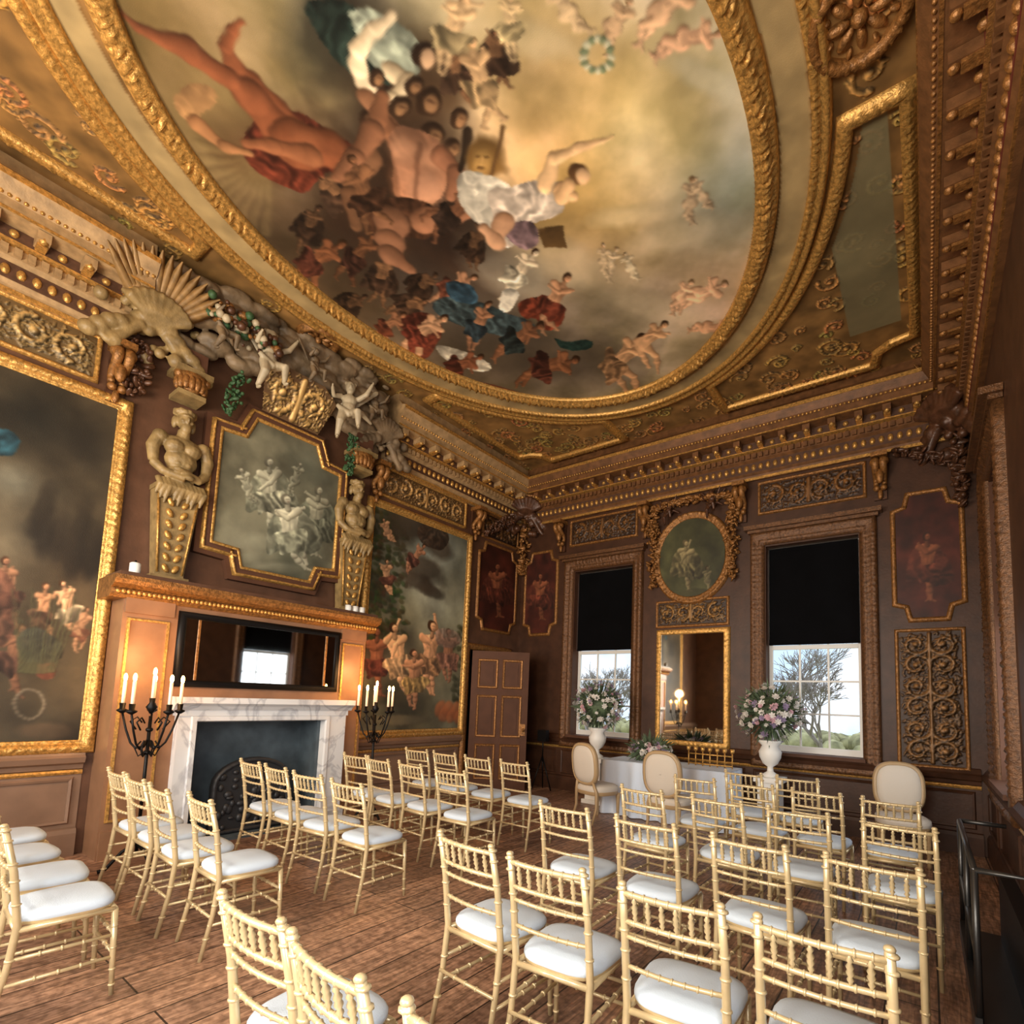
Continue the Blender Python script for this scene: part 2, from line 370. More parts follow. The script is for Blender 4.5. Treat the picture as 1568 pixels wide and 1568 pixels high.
def fig(c,u,v,s,ang=0,arms=((40,60),(-40,-60)),legs=((15,0),(-15,0)),skin=SK,cloth=None,hair=(60,38,22),wid=1.,tilt=0,cape=None):
    ca,sa=math.cos(math.radians(ang)),math.sin(math.radians(ang))
    W=lambda x,y:(u+s*(x*ca+y*sa),v+s*(x*sa-y*ca))
    dr=lambda a:(math.sin(math.radians(a)),-math.cos(math.radians(a)))
    k=np.array(skin,float);fa=math.radians(ang)
    if cape is not None:
        c.poly([W(-.25,.35),W(.1,.45),W(.35,.2),W(.5,-.2),W(.2,-.35),W(-.1,-.15),W(-.4,-.3),W(-.35,.05)],cape,.3,fa+.6,.10)
    for sd,(l1,l2) in zip((-1,1),legs):
        h=(.07*sd,-.03);d1=dr(l1);kn=(h[0]+.27*d1[0],h[1]+.27*d1[1]);d2=dr(l2);m=(kn[0]+.1*d2[0],kn[1]+.1*d2[1]);ft=(kn[0]+.26*d2[0],kn[1]+.26*d2[1])
        c.cap(W(*ft),W(ft[0]+.06*sd+.02,ft[1]-.03),.026*s,.016*s,k*.9)
        c.cap(W(*m),W(*ft),.05*s*wid,.024*s,k*.9);c.cap(W(*kn),W(*m),.046*s*wid,.05*s*wid,k*.94);c.cap(W(*h),W(*kn),.09*s*wid,.05*s*wid,k)
    c.poly([W(-.11,-.08),W(-.125,.0),W(-.095,.13),W(-.13,.26),W(-.17,.36),W(-.08,.41),W(.08,.41),W(.17,.36),W(.13,.26),W(.095,.13),W(.125,.0),W(.11,-.08),W(0,-.12)],k*1.0,.14,fa,.3)
    c.ell(W(-.065,.31),.06*s,.045*s,ang,k*1.14,op=.6,soft=.7);c.ell(W(.06,.31),.06*s,.045*s,ang,k*1.08,op=.5,soft=.7);c.ell(W(0,.1),.06*s,.07*s,ang,k*1.1,op=.5,soft=.8);c.ell(W(.09,.15),.03*s,.12*s,ang,k*.7,op=.45,soft=.9)
    c.cap(W(0,.08),W(0,.36),.01*s,.01*s,k*.66,op=.45,soft=.02*s);c.cap(W(-.08,.25),W(.08,.25),.01*s,.01*s,k*.7,op=.45,soft=.02*s)
    if cloth is not None:
        q=random.uniform(-.08,.08)
        c.poly([W(-.18,.1),W(-.02,.03),W(.16,.1),W(.3+q,.02),W(.2,-.14),W(.16,-.34+q),W(-.02,-.22),W(-.2,-.3),W(-.16,-.12),W(-.3,-.02-q)],cloth,.4,fa+.4,.09)
    for sd,(a1,a2) in zip((-1,1),arms):
        h=(.145*sd,.35);d1=dr(a1);e=(h[0]+.19*d1[0],h[1]+.19*d1[1]);d2=dr(a2);t=(e[0]+.18*d2[0],e[1]+.18*d2[1])
        c.cap(W(*h),W(*e),.055*s*wid,.037*s*wid,k*1.03);c.cap(W(*e),W(*t),.038*s*wid,.021*s,k)
        c.ell(W(t[0]+d2[0]*.03,t[1]+d2[1]*.03),.03*s,.019*s,ang-a2,k*.96)
    tx=tilt*.1
    c.cap(W(0,.38),W(tx*.6,.46),.04*s,.036*s,k*.82)
    c.ell(W(tx-.01,.535),.068*s,.078*s,ang,np.array(hair)*1.);c.ell(W(tx+.014,.52),.048*s,.06*s,ang,k*1.05,shade=.45,soft=.3)
    c.ell(W(tx+.012,.53),.03*s,.007*s,ang,k*.5,op=.6,soft=.6);c.cap(W(tx+.01,.495),W(tx+.025,.495),.005*s,.005*s,(130,60,50),op=.6)
def scroll(c,x,y,r,turn,a0,col,h=.02,w=.16,n=34,leaf=True):
    pts=[];rd=[]
    for i in range(n+1):
        t=i/n;a=a0+turn*t*2*math.pi*1.35;rr=r*(1-t)**.8
        pts.append((x+rr*math.cos(a),y+rr*math.sin(a)));rd.append(r*w*(1-.55*t))
    c.line(pts,rd,col,shade=.5,h=h)
    if leaf:
        for i in range(0,n-6,3):
            p=np.array(pts[i]);t=np.array(pts[i+1])-p;t/=np.linalg.norm(t)+1e-9;nr=np.array([t[1],-t[0]])*(1 if turn>0 else -1)
            for sg in(1,-.6):
                q=p+nr*r*.26*sg+t*r*.2;c.cap(tuple(p),tuple(q),r*w*.75,r*w*.25,col,shade=.5,h=h*.8)
    c.cap(pts[-1],pts[-1],r*w*1.4,r*w*1.4,col,shade=.6,h=h*1.3)
def ornament(c,a0,a1,b0,b1,col,h=.022):
    w=a1-a0;hh=b1-b0;dk=np.array(col)*.8
    for _ in range(int(w*hh*1100)):
        x=random.uniform(a0,a1);y=random.uniform(b0,b1);a=random.uniform(0,6.28);l=random.uniform(.02,.05)
        c.cap((x,y),(x+l*math.cos(a),y+l*math.sin(a)),.012,.003,dk,shade=.5,h=h*.45)
    if w>=hh:
        r=hh*.42;n=max(1,int(round((w/2)/(2*r*.92))));st=(w/2)/n
        for sd in(-1,1):
            for k in range(n):
                x=(a0+a1)/2+sd*(st*(k+.5));up_=1 if k%2==0 else -1
                scroll(c,x,(b0+b1)/2,r,up_*sd*-1,math.radians(90 if up_<0 else -90),col,h,.18)
        x=(a0+a1)/2;c.line([(x,b0+.02),(x,b1-.02)],r*.2,col,h=h)
    else:
        r=w*.25;n=max(1,int(round(hh/(2*r*.95))));st=hh/n
        for sd in(-1,1):
            for k in range(n):
                y=b0+st*(k+.5);scroll(c,(a0+a1)/2+sd*w*.24,y,r,sd*(1 if k%2 else -1),math.radians(180 if sd>0 else 0),col,h,.18)
        c.line([((a0+a1)/2,b0),((a0+a1)/2,b1)],r*.14,col,h=h)
def relief(name,mp,a0,a1,b0,b1,bg,col,mtl,h0=.015,res=.01,parent=None,h=.03):
    c=Canvas(a0,a1,b0,b1,res,None,bg);n=fbm(c.H,c.W,6);c.rgb*=(.8+.4*n)[...,None]
    m=.03;ornament(c,a0+m,a1-m,b0+m,b1-m,col,h);return c.grid(name,mp,mtl,parent,h0=h0)
M_paint=paintmat('oil_painting',.5,.35);M_fresco=paintmat('ceiling_fresco',.6,.2,.1);M_carve=paintmat('painted_gilt_carving',.4,.5,.3)
M_carve.node_tree.nodes['Principled BSDF'].inputs['Metallic'].default_value=.25

# ================================================================== ROOM SHELL
b=MB();b.box(-.3,RW+.3,-RL-.3,.3,-.1,0);b.build('floor',[M_floor])
D0,D1,DH=-1.36,-.36,2.42
b=MB();b.box(-.3,0,-RL-.3,D0,0,CH);b.box(-.3,0,D1,.3,0,CH);b.box(-.3,0,D0,D1,DH,CH)
WL=b.build('wall_left',[M_wall])
W1=(1.27,2.47);W2=(4.6,5.8);WZ=(.98,3.95)
def wall_holes(name,ax,pos0,pos1,lo,hi,holes,mtl):
    b=MB();cur=lo
    def bx(a0,a1,z0,z1):
        if ax=='y': b.box(a0,a1,pos0,pos1,z0,z1)
        else: b.box(pos0,pos1,a0,a1,z0,z1)
    for h0,h1 in sorted(holes):
        bx(cur,h0,0,CH);bx(h0,h1,0,WZ[0]);bx(h0,h1,WZ[1],CH);cur=h1
    bx(cur,hi,0,CH);return b.build(name,[mtl])
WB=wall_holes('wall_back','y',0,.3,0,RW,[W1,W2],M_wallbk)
WR=[(-2.4,-1.2),(-8.9,-7.7)]
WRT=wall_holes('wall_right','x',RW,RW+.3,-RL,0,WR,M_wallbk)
wall_holes('wall_front','y',-RL-.3,-RL,0,RW,[W1,W2],M_wall)
b=MB();b.box(-1.9,-1.8,-2.2,.2,0,3);b.box(-1.8,-.3,-2.2,-2.1,0,3);b.box(-1.8,-.3,.1,.2,0,3);b.box(-1.8,-.3,-2.1,.1,2.9,3);b.box(-1.8,-.3,-2.1,.1,-.1,0)
b.build('wall_anteroom',[mat('anteroom_dark',(40,28,24),.8)])

# ================================================================== CEILING
EC=(3.33,-4.62);ERX,ERY=2.18,2.98
T6=rectifier(2,CH)
c=Canvas(0,RW,-RL,0,.0125,None,(150,112,64))
A,B=np.meshgrid(c.A,c.B);N1=fbm(c.H,c.W,14,6);N2=fbm(c.H,c.W,5,5);N3=fbm(c.H,c.W,40,3)
c.rgb*=(.66+.6*N3)[...,None]*(.72+.4*N2)[...,None]
for k in range(52):
    a=2*math.pi*k/52;rx,ry=ERX+.33,ERY+.33
    scroll(c,EC[0]+rx*math.cos(a),EC[1]+ry*math.sin(a),.1,1 if k%2 else -1,a,(186,144,88),.01,.16,16,True)
for _ in range(760):
    gx=random.uniform(.3,6.75);gy=random.uniform(-8.9,-.35)
    if ((gx-EC[0])/(ERX+.72))**2+((gy-EC[1])/(ERY+.72))**2>1.0: scroll(c,gx,gy,random.uniform(.06,.15),random.choice((1,-1)),random.uniform(0,6.28),(random.randint(170,206),random.randint(128,156),80),.02,.16,18,True)
r2=((A-EC[0])/(ERX+.62))**2+((B-EC[1])/(ERY+.62))**2
side=((A>5.85))&(r2>1.1)&(B>-3.9)&(B<-1.2)&(A<6.35)
c.rgb[side]=c.rgb[side]*.12+np.array((122,114,84))*(.75+.5*N1[side])[:,None]*.88;c.h[side]*=.1
rr_=np.sqrt(((A-EC[0])/ERX)**2+((B-EC[1])/ERY)**2)
bd=(rr_>1.09)&(rr_<1.19);c.rgb[bd]=np.array((166,142,98))*(.8+.35*N3[bd])[:,None];c.h[bd]=.01
ell=rr_<1.0
f=Canvas(0,RW,-RL,0,.0125,T6,(160,152,128))
def glow(u,v,r,col,op,pw=1.):
    p=f.P((u,v));k=f.k((u,v))*r;d=np.sqrt((A-p[0])**2+(B-p[1])**2)/k*(1+.6*(N2-.5));w=(op*np.exp(-d**2))[...,None]
    f.rgb[:]=f.rgb*(1-w)+np.array(col,float)*w
for g in [(260,60,230,(112,92,54),.95),(330,330,170,(104,84,50),.95),(430,90,130,(150,130,96),.8),(560,40,120,(104,104,86),.7),(760,40,200,(168,162,142),.85),(1100,170,230,(158,170,164),.95),(1050,40,150,(168,166,150),.9),
          (1060,440,140,(206,170,142),.95),(930,490,130,(172,160,136),.85),(890,230,170,(230,180,108),1.),(850,130,110,(200,172,128),.85),(985,210,105,(255,234,180),.97),(1130,290,90,(150,166,162),.75),(540,480,130,(86,70,52),.95),
          (600,400,130,(62,45,34),.95),(640,520,110,(114,98,80),.8),(780,560,130,(90,78,62),.85),(500,330,80,(64,50,36),.85),(960,560,80,(152,136,108),.8)]: glow(*g)
cl=np.clip((N1-.5)*2.6,-.6,.6)
f.rgb*=(1+.3*cl)[...,None];f.rgb[...,2]*=(1+.12*cl)
for (u,v,rx,ry,an,col,op) in [(640,390,130,70,25,(66,48,37),.85),(560,300,70,100,10,(52,37,28),.85),(700,470,130,40,25,(88,78,70),.8),(820,545,150,40,8,(76,66,56),.75),(500,430,100,45,30,(80,64,48),.7),
     (690,350,80,60,30,(42,31,26),.85),(850,395,100,30,20,(200,182,152),.55),(780,420,70,30,20,(166,158,144),.6),(520,60,80,70,60,(38,39,33),.75),(620,200,90,140,-20,(50,35,26),.75),(660,120,60,60,0,(84,62,44),.6),(420,225,90,50,0,(84,58,38),.6),
     (1040,360,90,22,-15,(214,198,172),.5),(1000,470,80,18,10,(214,196,168),.45),(1080,120,70,22,30,(196,196,184),.45),(960,330,60,16,-10,(224,206,172),.45),(820,60,90,26,15,(186,176,152),.45)]:
    f.ell((u,v),rx,ry,an,col,op=op,soft=.8,noise=.25)
for i in range(9):
    a=math.radians(95+i*12);f.cap((415,245),(415+110*math.cos(a),245+110*math.sin(a)),2,9,(146,128,88),op=.3,soft=8)
RD=(122,72,48)
for (u,v,s_,an) in [(580,430,70,30),(640,440,60,60),(520,300,80,-30),(600,350,70,70),(720,380,60,20),(530,470,60,50),(620,470,60,80),(470,350,70,20),(660,290,70,-20),(590,130,70,10),(700,120,80,-30),(760,90,80,10)]:
    k=random.uniform(.7,1.05);fig(f,u,v,s_,an+random.uniform(-20,20),((random.uniform(30,150),random.uniform(0,160)),(-random.uniform(30,150),-random.uniform(0,160))),((30,random.uniform(-60,60)),(random.uniform(-60,60),20)),(118*k,86*k,62*k),(72*k,52*k,40*k),(44,30,22),1.,0,(62*k,46*k,36*k))
f.poly([(370,205),(400,175),(450,165),(500,200),(565,235),(548,275),(500,255),(470,300),(430,285),(385,262)],(88,42,30),.4,.4,.16)
f.line([(455,215),(420,165),(385,125),(360,105),(343,70)],[30,21,15,15,8],RD);f.line([(343,70),(355,48),(372,36)],[9,8,5],RD)
f.line([(450,225),(385,150),(350,118),(290,78),(210,40)],[32,26,17,18,8],RD);f.line([(210,40),(182,14)],[9,5],RD)
f.cap((455,222),(505,228),36,30,RD);f.ell((470,215),24,14,20,(140,86,58),op=.6,soft=.8);f.line([(480,240),(420,225),(380,220)],[16,12,8],(132,84,58))
f.poly([(262,150),(300,120),(335,135),(330,165),(290,190),(270,175)],(160,122,84),.14,0,.3)
f.line([(300,190),(345,225),(385,235)],[13,10,6],(146,104,72))
fig(f,480,400,95,60,((60,120),(-70,-30)),((20,-30),(60,20)),(128,82,56),(82,46,36))
fig(f,545,395,84,40,((90,110),(-60,-20)),((30,60),(-40,10)),(108,72,50),(64,40,32))
f.poly([(455,0),(540,0),(575,50),(620,100),(600,135),(545,120),(510,90),(480,40)],(34,46,42),.4,.7,.2)
f.poly([(530,10),(600,20),(650,70),(640,115),(590,125),(560,90),(545,50)],(154,164,152),.32,.9,.16)
f.line([(560,130),(548,105),(550,80),(575,45),(600,20)],[16,14,13,11,7],(216,198,172));f.line([(600,110),(625,122),(600,150),(565,160)],[15,12,10,6],(210,192,164))
f.ell((645,84),19,19,30,(44,30,22));f.ell((652,90),13,15,0,(208,172,140),soft=.3)
fig(f,735,130,125,-10,((60,150),(-50,-120)),((30,40),(0,-30)),(196,162,124),(160,134,100),(124,94,58))
fig(f,690,50,120,20,((120,100),(-60,-100)),((30,10),(-30,20)),(184,156,122),(154,138,106),(94,70,46))
fig(f,780,40,90,0,((60,100),(-100,-130)),((30,10),(-30,20)),(190,166,130),(170,154,118),(116,86,54))
for (u,v,r) in [(655,155,19),(612,165,16),(660,208,18),(700,180,14),(632,130,14),(575,120,13),(690,225,12),(560,180,12)]:
    f.ell((u,v),r,r*1.15,20,(54,38,27),noise=.1);f.ell((u+4,v+3),r*.58,r*.75,20,(144,108,78),soft=.4);f.ell((u+5,v),r*.36,r*.12,20,(70,46,34),op=.7,soft=.6)
f.cap((600,200),(560,150),17,12,(144,102,76));f.line([(610,215),(590,195),(580,180),(585,150)],[20,17,15,10],(130,88,64))
f.poly([(590,205),(625,190),(672,215),(694,245),(685,280),(672,310),(640,325),(610,318),(598,285),(603,250)],(176,124,96),.15,.2,.3)
for q,a_,b_,cc,oo in [((618,228),24,20,(202,150,120),.7),((662,240),24,22,(198,146,116),.7),((625,262),22,24,(190,138,110),.5),((655,290),26,26,(208,156,128),.7)]: f.ell(q,a_,b_,30,cc,op=oo,soft=.8)
f.cap((640,220),(638,315),3,3,(98,64,48),op=.6,soft=5);f.ell((600,270),8,40,-10,(96,64,46),op=.5,soft=.8);f.line([(675,240),(700,265),(690,300)],[17,14,9],(152,104,80))
f.poly([(570,305),(630,300),(680,325),(665,372),(610,358),(585,375),(555,340)],(76,50,36),.4,.3,.14)
f.line([(600,340),(598,370),(600,392),(628,412)],[24,19,17,9],(148,104,80));f.line([(650,340),(690,330),(725,325)],[20,15,9],(158,110,84))
f.line([(560,240),(543,275),(540,300),(545,345)],[22,18,17,10],(116,82,60));f.line([(570,200),(545,240),(515,270)],[18,14,8],(126,86,64))
fig(f,560,300,110,-20,((60,100),(-60,-100)),((30,40),(-40,-10)),(118,82,58),(66,44,32))
fig(f,690,330,92,50,((60,100),(-60,-100)),((20,40),(-60,-30)),(122,82,60),(48,36,30))
f.line([(715,200),(705,260)],[7,5],(44,34,26))
f.ell((738,245),24,30,0,(126,94,52),noise=.35,soft=.4);f.ell((739,246),15,20,0,(168,132,78),soft=.7);f.ell((732,240),4,2,0,(84,60,34),soft=.5,op=.8);f.ell((745,240),4,2,0,(84,60,34),soft=.5,op=.8);f.cap((739,240),(739,252),2,3,(190,152,96),op=.7);f.ell((739,258),6,2.5,0,(84,58,34),soft=.5,op=.8)
f.cap((772,195),(752,268),3,2,(86,62,38))
f.poly([(700,255),(760,270),(800,300),(800,340),(770,365),(730,345),(700,310)],(214,208,198),.28,.8,.18)
f.poly([(745,290),(790,285),(830,272),(868,288),(862,330),(810,342),(790,380),(755,375),(755,330)],(204,190,180),.28,.4,.16)
f.poly([(770,345),(820,335),(830,375),(790,385)],(120,98,106),.3,.5,.12);f.poly([(825,350),(862,345),(866,380),(832,378)],(80,60,36),.1,0,.2,it=0)
f.line([(836,284),(848,246),(885,226),(925,212)],[12,10,8,4],(224,186,144));f.line([(925,212),(940,207)],[3,2],(224,186,144))
f.line([(860,292),(878,302)],[11,9],(214,174,132));f.ell((886,266),16,17,0,(94,66,42));f.ell((893,270),11,13,0,(224,184,144),soft=.3);f.cap((872,285),(862,300),10,12,(216,176,134))
f.line([(770,340),(760,370),(740,350)],[15,13,8],(194,150,120))
fig(f,690,440,74,70,((60,20),(-60,-90)),((30,10),(60,20)),(170,126,98),(104,60,46))
f.poly([(650,465),(700,450),(780,478),(830,500),(800,525),(740,508),(690,495)],(66,82,88),.42,.5,.12)
f.poly([(680,425),(725,435),(735,468),(690,462)],(50,76,96),.34)
fig(f,790,420,84,40,((60,120),(-60,-90)),((30,60),(10,-20)),(218,200,176),(210,200,180))
f.poly([(770,440),(800,445),(780,480),(760,470)],(224,218,208),.2)
f.poly([(790,462),(825,452),(858,462),(868,492),(838,512),(822,486),(800,490)],(128,60,42),.4,.6,.1)
fig(f,845,465,88,30,((70,120),(-50,-100)),((30,70),(-20,30)),(188,142,110),(110,54,40))
fig(f,790,520,84,60,((70,40),(-50,-100)),((30,10),(-20,30)),(136,92,66),(38,46,46))
f.poly([(840,515),(870,540),(910,534),(905,518),(870,525)],(34,56,52),.34)
fig(f,730,500,72,30,((70,120),(-50,-100)),((50,10),(-20,30)),(164,118,90),(44,56,64))
fig(f,835,560,90,80,((70,120),(-50,-100)),((30,50),(0,30)),(134,88,60),(80,44,34))
fig(f,945,555,98,45,((80,140),(-60,-20)),((60,80),(100,60)),(206,160,120),(154,118,86))
fig(f,985,525,82,50,((80,140),(-60,-20)),((60,80),(100,60)),(200,156,118))
fig(f,640,510,88,60,((60,90),(-60,-20)),((20,50),(60,30)),(196,152,120),(108,52,40),cape=(100,50,38))
f.poly([(660,525),(720,540),(760,560),(740,572),(680,552)],(210,202,188),.24)
fig(f,590,500,62,60,((60,90),(-60,-20)),((20,50),(60,30)),(166,116,86),(102,56,40))
fig(f,700,560,72,70,((60,90),(-60,-20)),((20,50),(60,30)),(144,90,64),(92,46,36))
f.poly([(560,520),(640,560),(760,590),(840,615),(800,622),(700,603),(600,578),(555,540)],(104,48,34),.36,.5,.1,op=.85)
for (u,v,s_,an,sk) in [(1055,310,66,10,(198,174,146)),(1075,300,52,-20,(206,182,154)),(935,405,50,20,(208,186,156)),(965,410,44,-20,(204,188,160)),(925,400,44,0,(196,174,144)),(1070,450,80,70,(216,172,140)),(1040,455,56,40,(214,172,140)),(1085,500,60,100,(208,160,126)),(1010,20,120,50,(204,168,138)),(1050,60,110,80,(204,164,136)),(940,40,90,30,(190,160,130)),(870,20,90,-30,(192,168,136))]:
    fig(f,u,v,s_,an,((60,120),(-60,-100)),((40,10),(-20,50)),sk,None,(128,100,68),1.25)
for k in range(16):
    a=k*2*math.pi/16;f.ell((915+21*math.cos(a),86+25*math.sin(a)),7,5,math.degrees(a),(112,126,100) if k%2 else (192,192,170),soft=.4)
f.finish(.97,(1.,.975,.91),.24,1.03)
c.rgb[ell]=f.rgb[ell];c.h[ell]=0
ceil=c.grid('ceiling',mc,M_fresco)
b=MB();b.box(-.3,RW+.3,-RL-.3,.3,CH+.02,CH+.15);b.build('ceiling_slab',[M_wall],parent=ceil)
def ellpts(rx,ry,n=200,c0=EC,t0=0,t1=360): return [(c0[0]+rx*math.cos(math.radians(t0+(t1-t0)*i/n)),c0[1]+ry*math.sin(math.radians(t0+(t1-t0)*i/n))) for i in range(n if t1-t0==360 else n+1)]
b=MB()
b.sweep(ellpts(ERX,ERY),[(0,0,0),(.0,.04,0),(.02,.05,.0),(.04,.05,.03),(.06,.08,.05),(.09,.09,.05),(.12,.08,.05),(.14,.05,.03),(.16,.05,0),(.18,.04,0),(.19,0,0)],mc,step=.012,freq=13.)
b.sweep(ellpts(ERX+.42,ERY+.42),[(0,0,0),(.0,.04,0),(.02,.05,.02),(.05,.05,.02),(.06,.03,0),(.09,.07,0),(.12,.07,0),(.14,.0,0)],mc,step=.014,freq=18.)
b.build('trim_1',[M_gold])
b=MB()
fr=[(0,0,0),(0,.05,0),(.02,.06,0),(.03,.06,.02),(.055,.07,.025),(.08,.06,.02),(.09,.05,0),(.11,.04,0),(.12,0,0)]
for sx in(1,-1):
    for sy in(1,-1):
        arc=[(p[0],p[1]) for p in ellpts(ERX+.7,ERY+.66,40,(0,0),13,72)]
        xr=6.42-EC[0] if sx>0 else EC[0]-.62; yt=-.55-EC[1] if sy>0 else 9.3+EC[1]
        arc=[p for p in arc if p[0]<xr-.12 and p[1]<yt-.1]
        bite=[(xr-.42,yt),(xr-.38,yt-.22),(xr-.2,yt-.36),(xr,yt-.4)]
        path=[(xr,arc[0][1]-.0)]+[(xr,yt-.4)]+bite[::-1][1:]+[(arc[-1][0],yt)]+arc[::-1]
        path=[(EC[0]+sx*x,EC[1]+sy*y) for x,y in path]
        ar=sum(path[i][0]*path[(i+1)%len(path)][1]-path[(i+1)%len(path)][0]*path[i][1] for i in range(len(path)))
        if ar<0: path=path[::-1]
        b.sweep(path,fr,mc,step=.014,freq=15.)
b.build('trim_2',[M_gold])
def rosette(name,x,y,r):
    b=MB();cp=[(x+r*math.cos(t*math.pi/24),y+r*math.sin(t*math.pi/24)) for t in range(48)]
    b.sweep(cp,[(-.02,0,0),(-.02,.06,0),(0,.07,.02),(.04,.07,.02),(.06,.0,0)],mc,step=.02,freq=20)
    for k in range(8):
        a=k*math.pi/4;b.sph((x+r*.5*math.cos(a),y+r*.5*math.sin(a),CH-.01),(r*.3,r*.13,.04),rot=Matrix.Rotation(a,3,'Z'))
        b.sph((x+r*.8*math.cos(a+.39),y+r*.8*math.sin(a+.39),CH-.01),(r*.14,r*.07,.03),rot=Matrix.Rotation(a+.39,3,'Z'))
    b.sph((x,y,CH-.02),(r*.2,r*.2,.06));b.build(name,[M_golddk],parent=ceil)
rosette('ceiling_rosette',.44,-4.75,.2);rosette('ceiling_rosette',6.24,-4.5,.25)

# ================================================================== CORNICES
prof=[(0,4.98),(.05,4.98),(.06,5.05),(.09,5.08),(.09,5.24),(.13,5.27),(.13,5.36),(.19,5.38),(.19,5.5),(.4,5.51),(.4,5.6),(.44,5.63),(.5,5.72),(.5,5.77),(.42,5.8),(.36,5.88),(.34,6.0),(0,6.0)]
def cornice(name,mp,a0,a1,mt,mt2,mt3):
    b=MB();b.extr(prof,mp,a0,a1,0)
    b.extr([(.09,5.085),(.094,5.085),(.094,5.235),(.09,5.235)],mp,a0,a1,2);b.extr([(.19,5.39),(.194,5.39),(.194,5.495),(.19,5.495)],mp,a0,a1,2)
    b.extr([(.38,5.505),(.403,5.505),(.403,5.52),(.38,5.52)],mp,a0,a1,1);b.extr([(.5,5.72),(.507,5.72),(.507,5.77),(.5,5.77)],mp,a0,a1,1)
    b.extr([(.13,5.36),(.196,5.375),(.196,5.39),(.13,5.375)],mp,a0,a1,1);b.extr([(.05,4.98),(.066,4.98),(.066,5.02),(.05,5.02)],mp,a0,a1,1)
    n=int((a1-a0)/.3)
    for i in range(n):
        a=a0+(a1-a0)*(i+.5)/n
        b.bbox(mp,a-.045,a+.045,5.42,5.5,.19,.36,0);b.bbox(mp,a-.035,a+.035,5.395,5.42,.19,.3,1);b.sph(mp(a,5.425,.33),(.035,.035,.035),1,8,6)
        b.sph(mp(a+.15,5.44,.2),(.035,.035,.035),1,8,6)
    n=int((a1-a0)/.085)
    for i in range(n):
        a=a0+(a1-a0)*(i+.5)/n;b.bbox(mp,a-.025,a+.025,5.28,5.35,.13,.17,0)
    n=int((a1-a0)/.05)
    for i in range(n):
        a=a0+(a1-a0)*(i+.5)/n;b.sph(mp(a,5.615,.42),.018,1,6,4)
    n=int((a1-a0)/.1)
    for i in range(n):
        a=a0+(a1-a0)*(i+.5)/n;b.sph(mp(a,5.16,.09),(.035,.035,.05),1,8,5)
    b.build(name,[mt,mt2,mt3])
cg=mat('cornice_brown_ground',(84,55,37),.6,noise=.3,nscale=20)  # dark brown ground strips on the frieze and behind the modillions
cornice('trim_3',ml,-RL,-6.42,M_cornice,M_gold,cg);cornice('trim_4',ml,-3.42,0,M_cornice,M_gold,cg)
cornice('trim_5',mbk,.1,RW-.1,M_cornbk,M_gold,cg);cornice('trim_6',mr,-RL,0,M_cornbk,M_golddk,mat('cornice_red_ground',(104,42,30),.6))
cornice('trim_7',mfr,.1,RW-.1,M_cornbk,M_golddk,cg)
def dado(side,mp,segs,mt):
    b=MB()
    for a0,a1 in segs:
        b.extr([(0,.0),(.05,0),(.05,.2),(.035,.24),(0,.25)],mp,a0,a1,0)
        b.extr([(0,.78),(.02,.79),(.03,.83),(.07,.85),(.09,.9),(.06,.92),(.03,.97),(0,.98)],mp,a0,a1,0)
        b.extr([(.0,.74),(.02,.74),(.03,.76),(.02,.78),(0,.78)],mp,a0,a1,1)
        b.extr([(0,.25),(.008,.25),(.008,.74),(0,.74)],mp,a0,a1,0)
        if a1-a0>.5:
            n=max(1,int((a1-a0)/1.3));w=(a1-a0)/n
            for i in range(n):
                x0=a0+w*i+.09;x1=a0+w*(i+1)-.09
                b.sweep([(x0,.32),(x1,.32),(x1,.68),(x0,.68)],[(0,0,0),(0,.025,0),(.02,.033,0),(.04,.0,0)],mp,step=3,smooth=False)
    return b.build('baseboard_'+side,[mt,M_gold])
dado('left',ml,[(-RL,-6.45),(-3.68,D0-.16)],M_wall2)
dado('back',mbk,[(.1,1.05),(1.05,2.67),(2.67,4.38),(4.38,6.02),(6.02,6.95)],M_wallbk)
dado('right',mr,[(-RL,-9.1),(-7.5,-2.6),(-2.6,-1.0),(-1.0,0)],M_wallbk)

# ================================================================== PAINTINGS
gfr=[(0,.0,0),(0,.02,0),(.01,.03,.008),(.025,.025,.008),(.035,.03,0),(.045,.045,0),(.055,.055,.02),(.075,.065,.025),(.095,.06,.02),(.105,.05,0),(.12,.045,.006),(.13,.0,0)]
def rect(a0,a1,b0,b1): return [(a0,b0),(a1,b0),(a1,b1),(a0,b1)]
def frame(mp,path,pr,mtl,parent,nm='frame',step=.014,freq=14,h=0.):
    ar=sum(path[i][0]*path[(i+1)%len(path)][1]-path[(i+1)%len(path)][0]*path[i][1] for i in range(len(path)))
    if ar<0: path=path[::-1]
    b=MB();b.sweep(path,[(o,hh+h,a) for o,hh,a in pr],mp,step=step,freq=freq);return b.build(nm,[mtl],parent=parent)
TL=rectifier(0,0.)
def bglow(p,u,v,r,col,op):
    A,B=np.meshgrid(p.A,p.B);q=p.P((u,v));k=p.k((u,v))*r;d=np.sqrt((A-q[0])**2+(B-q[1])**2)/k*(1+.5*(p.n1-.5));w=(op*np.exp(-d**2))[...,None];p.rgb[:]=p.rgb*(1-w)+np.array(col,float)*w
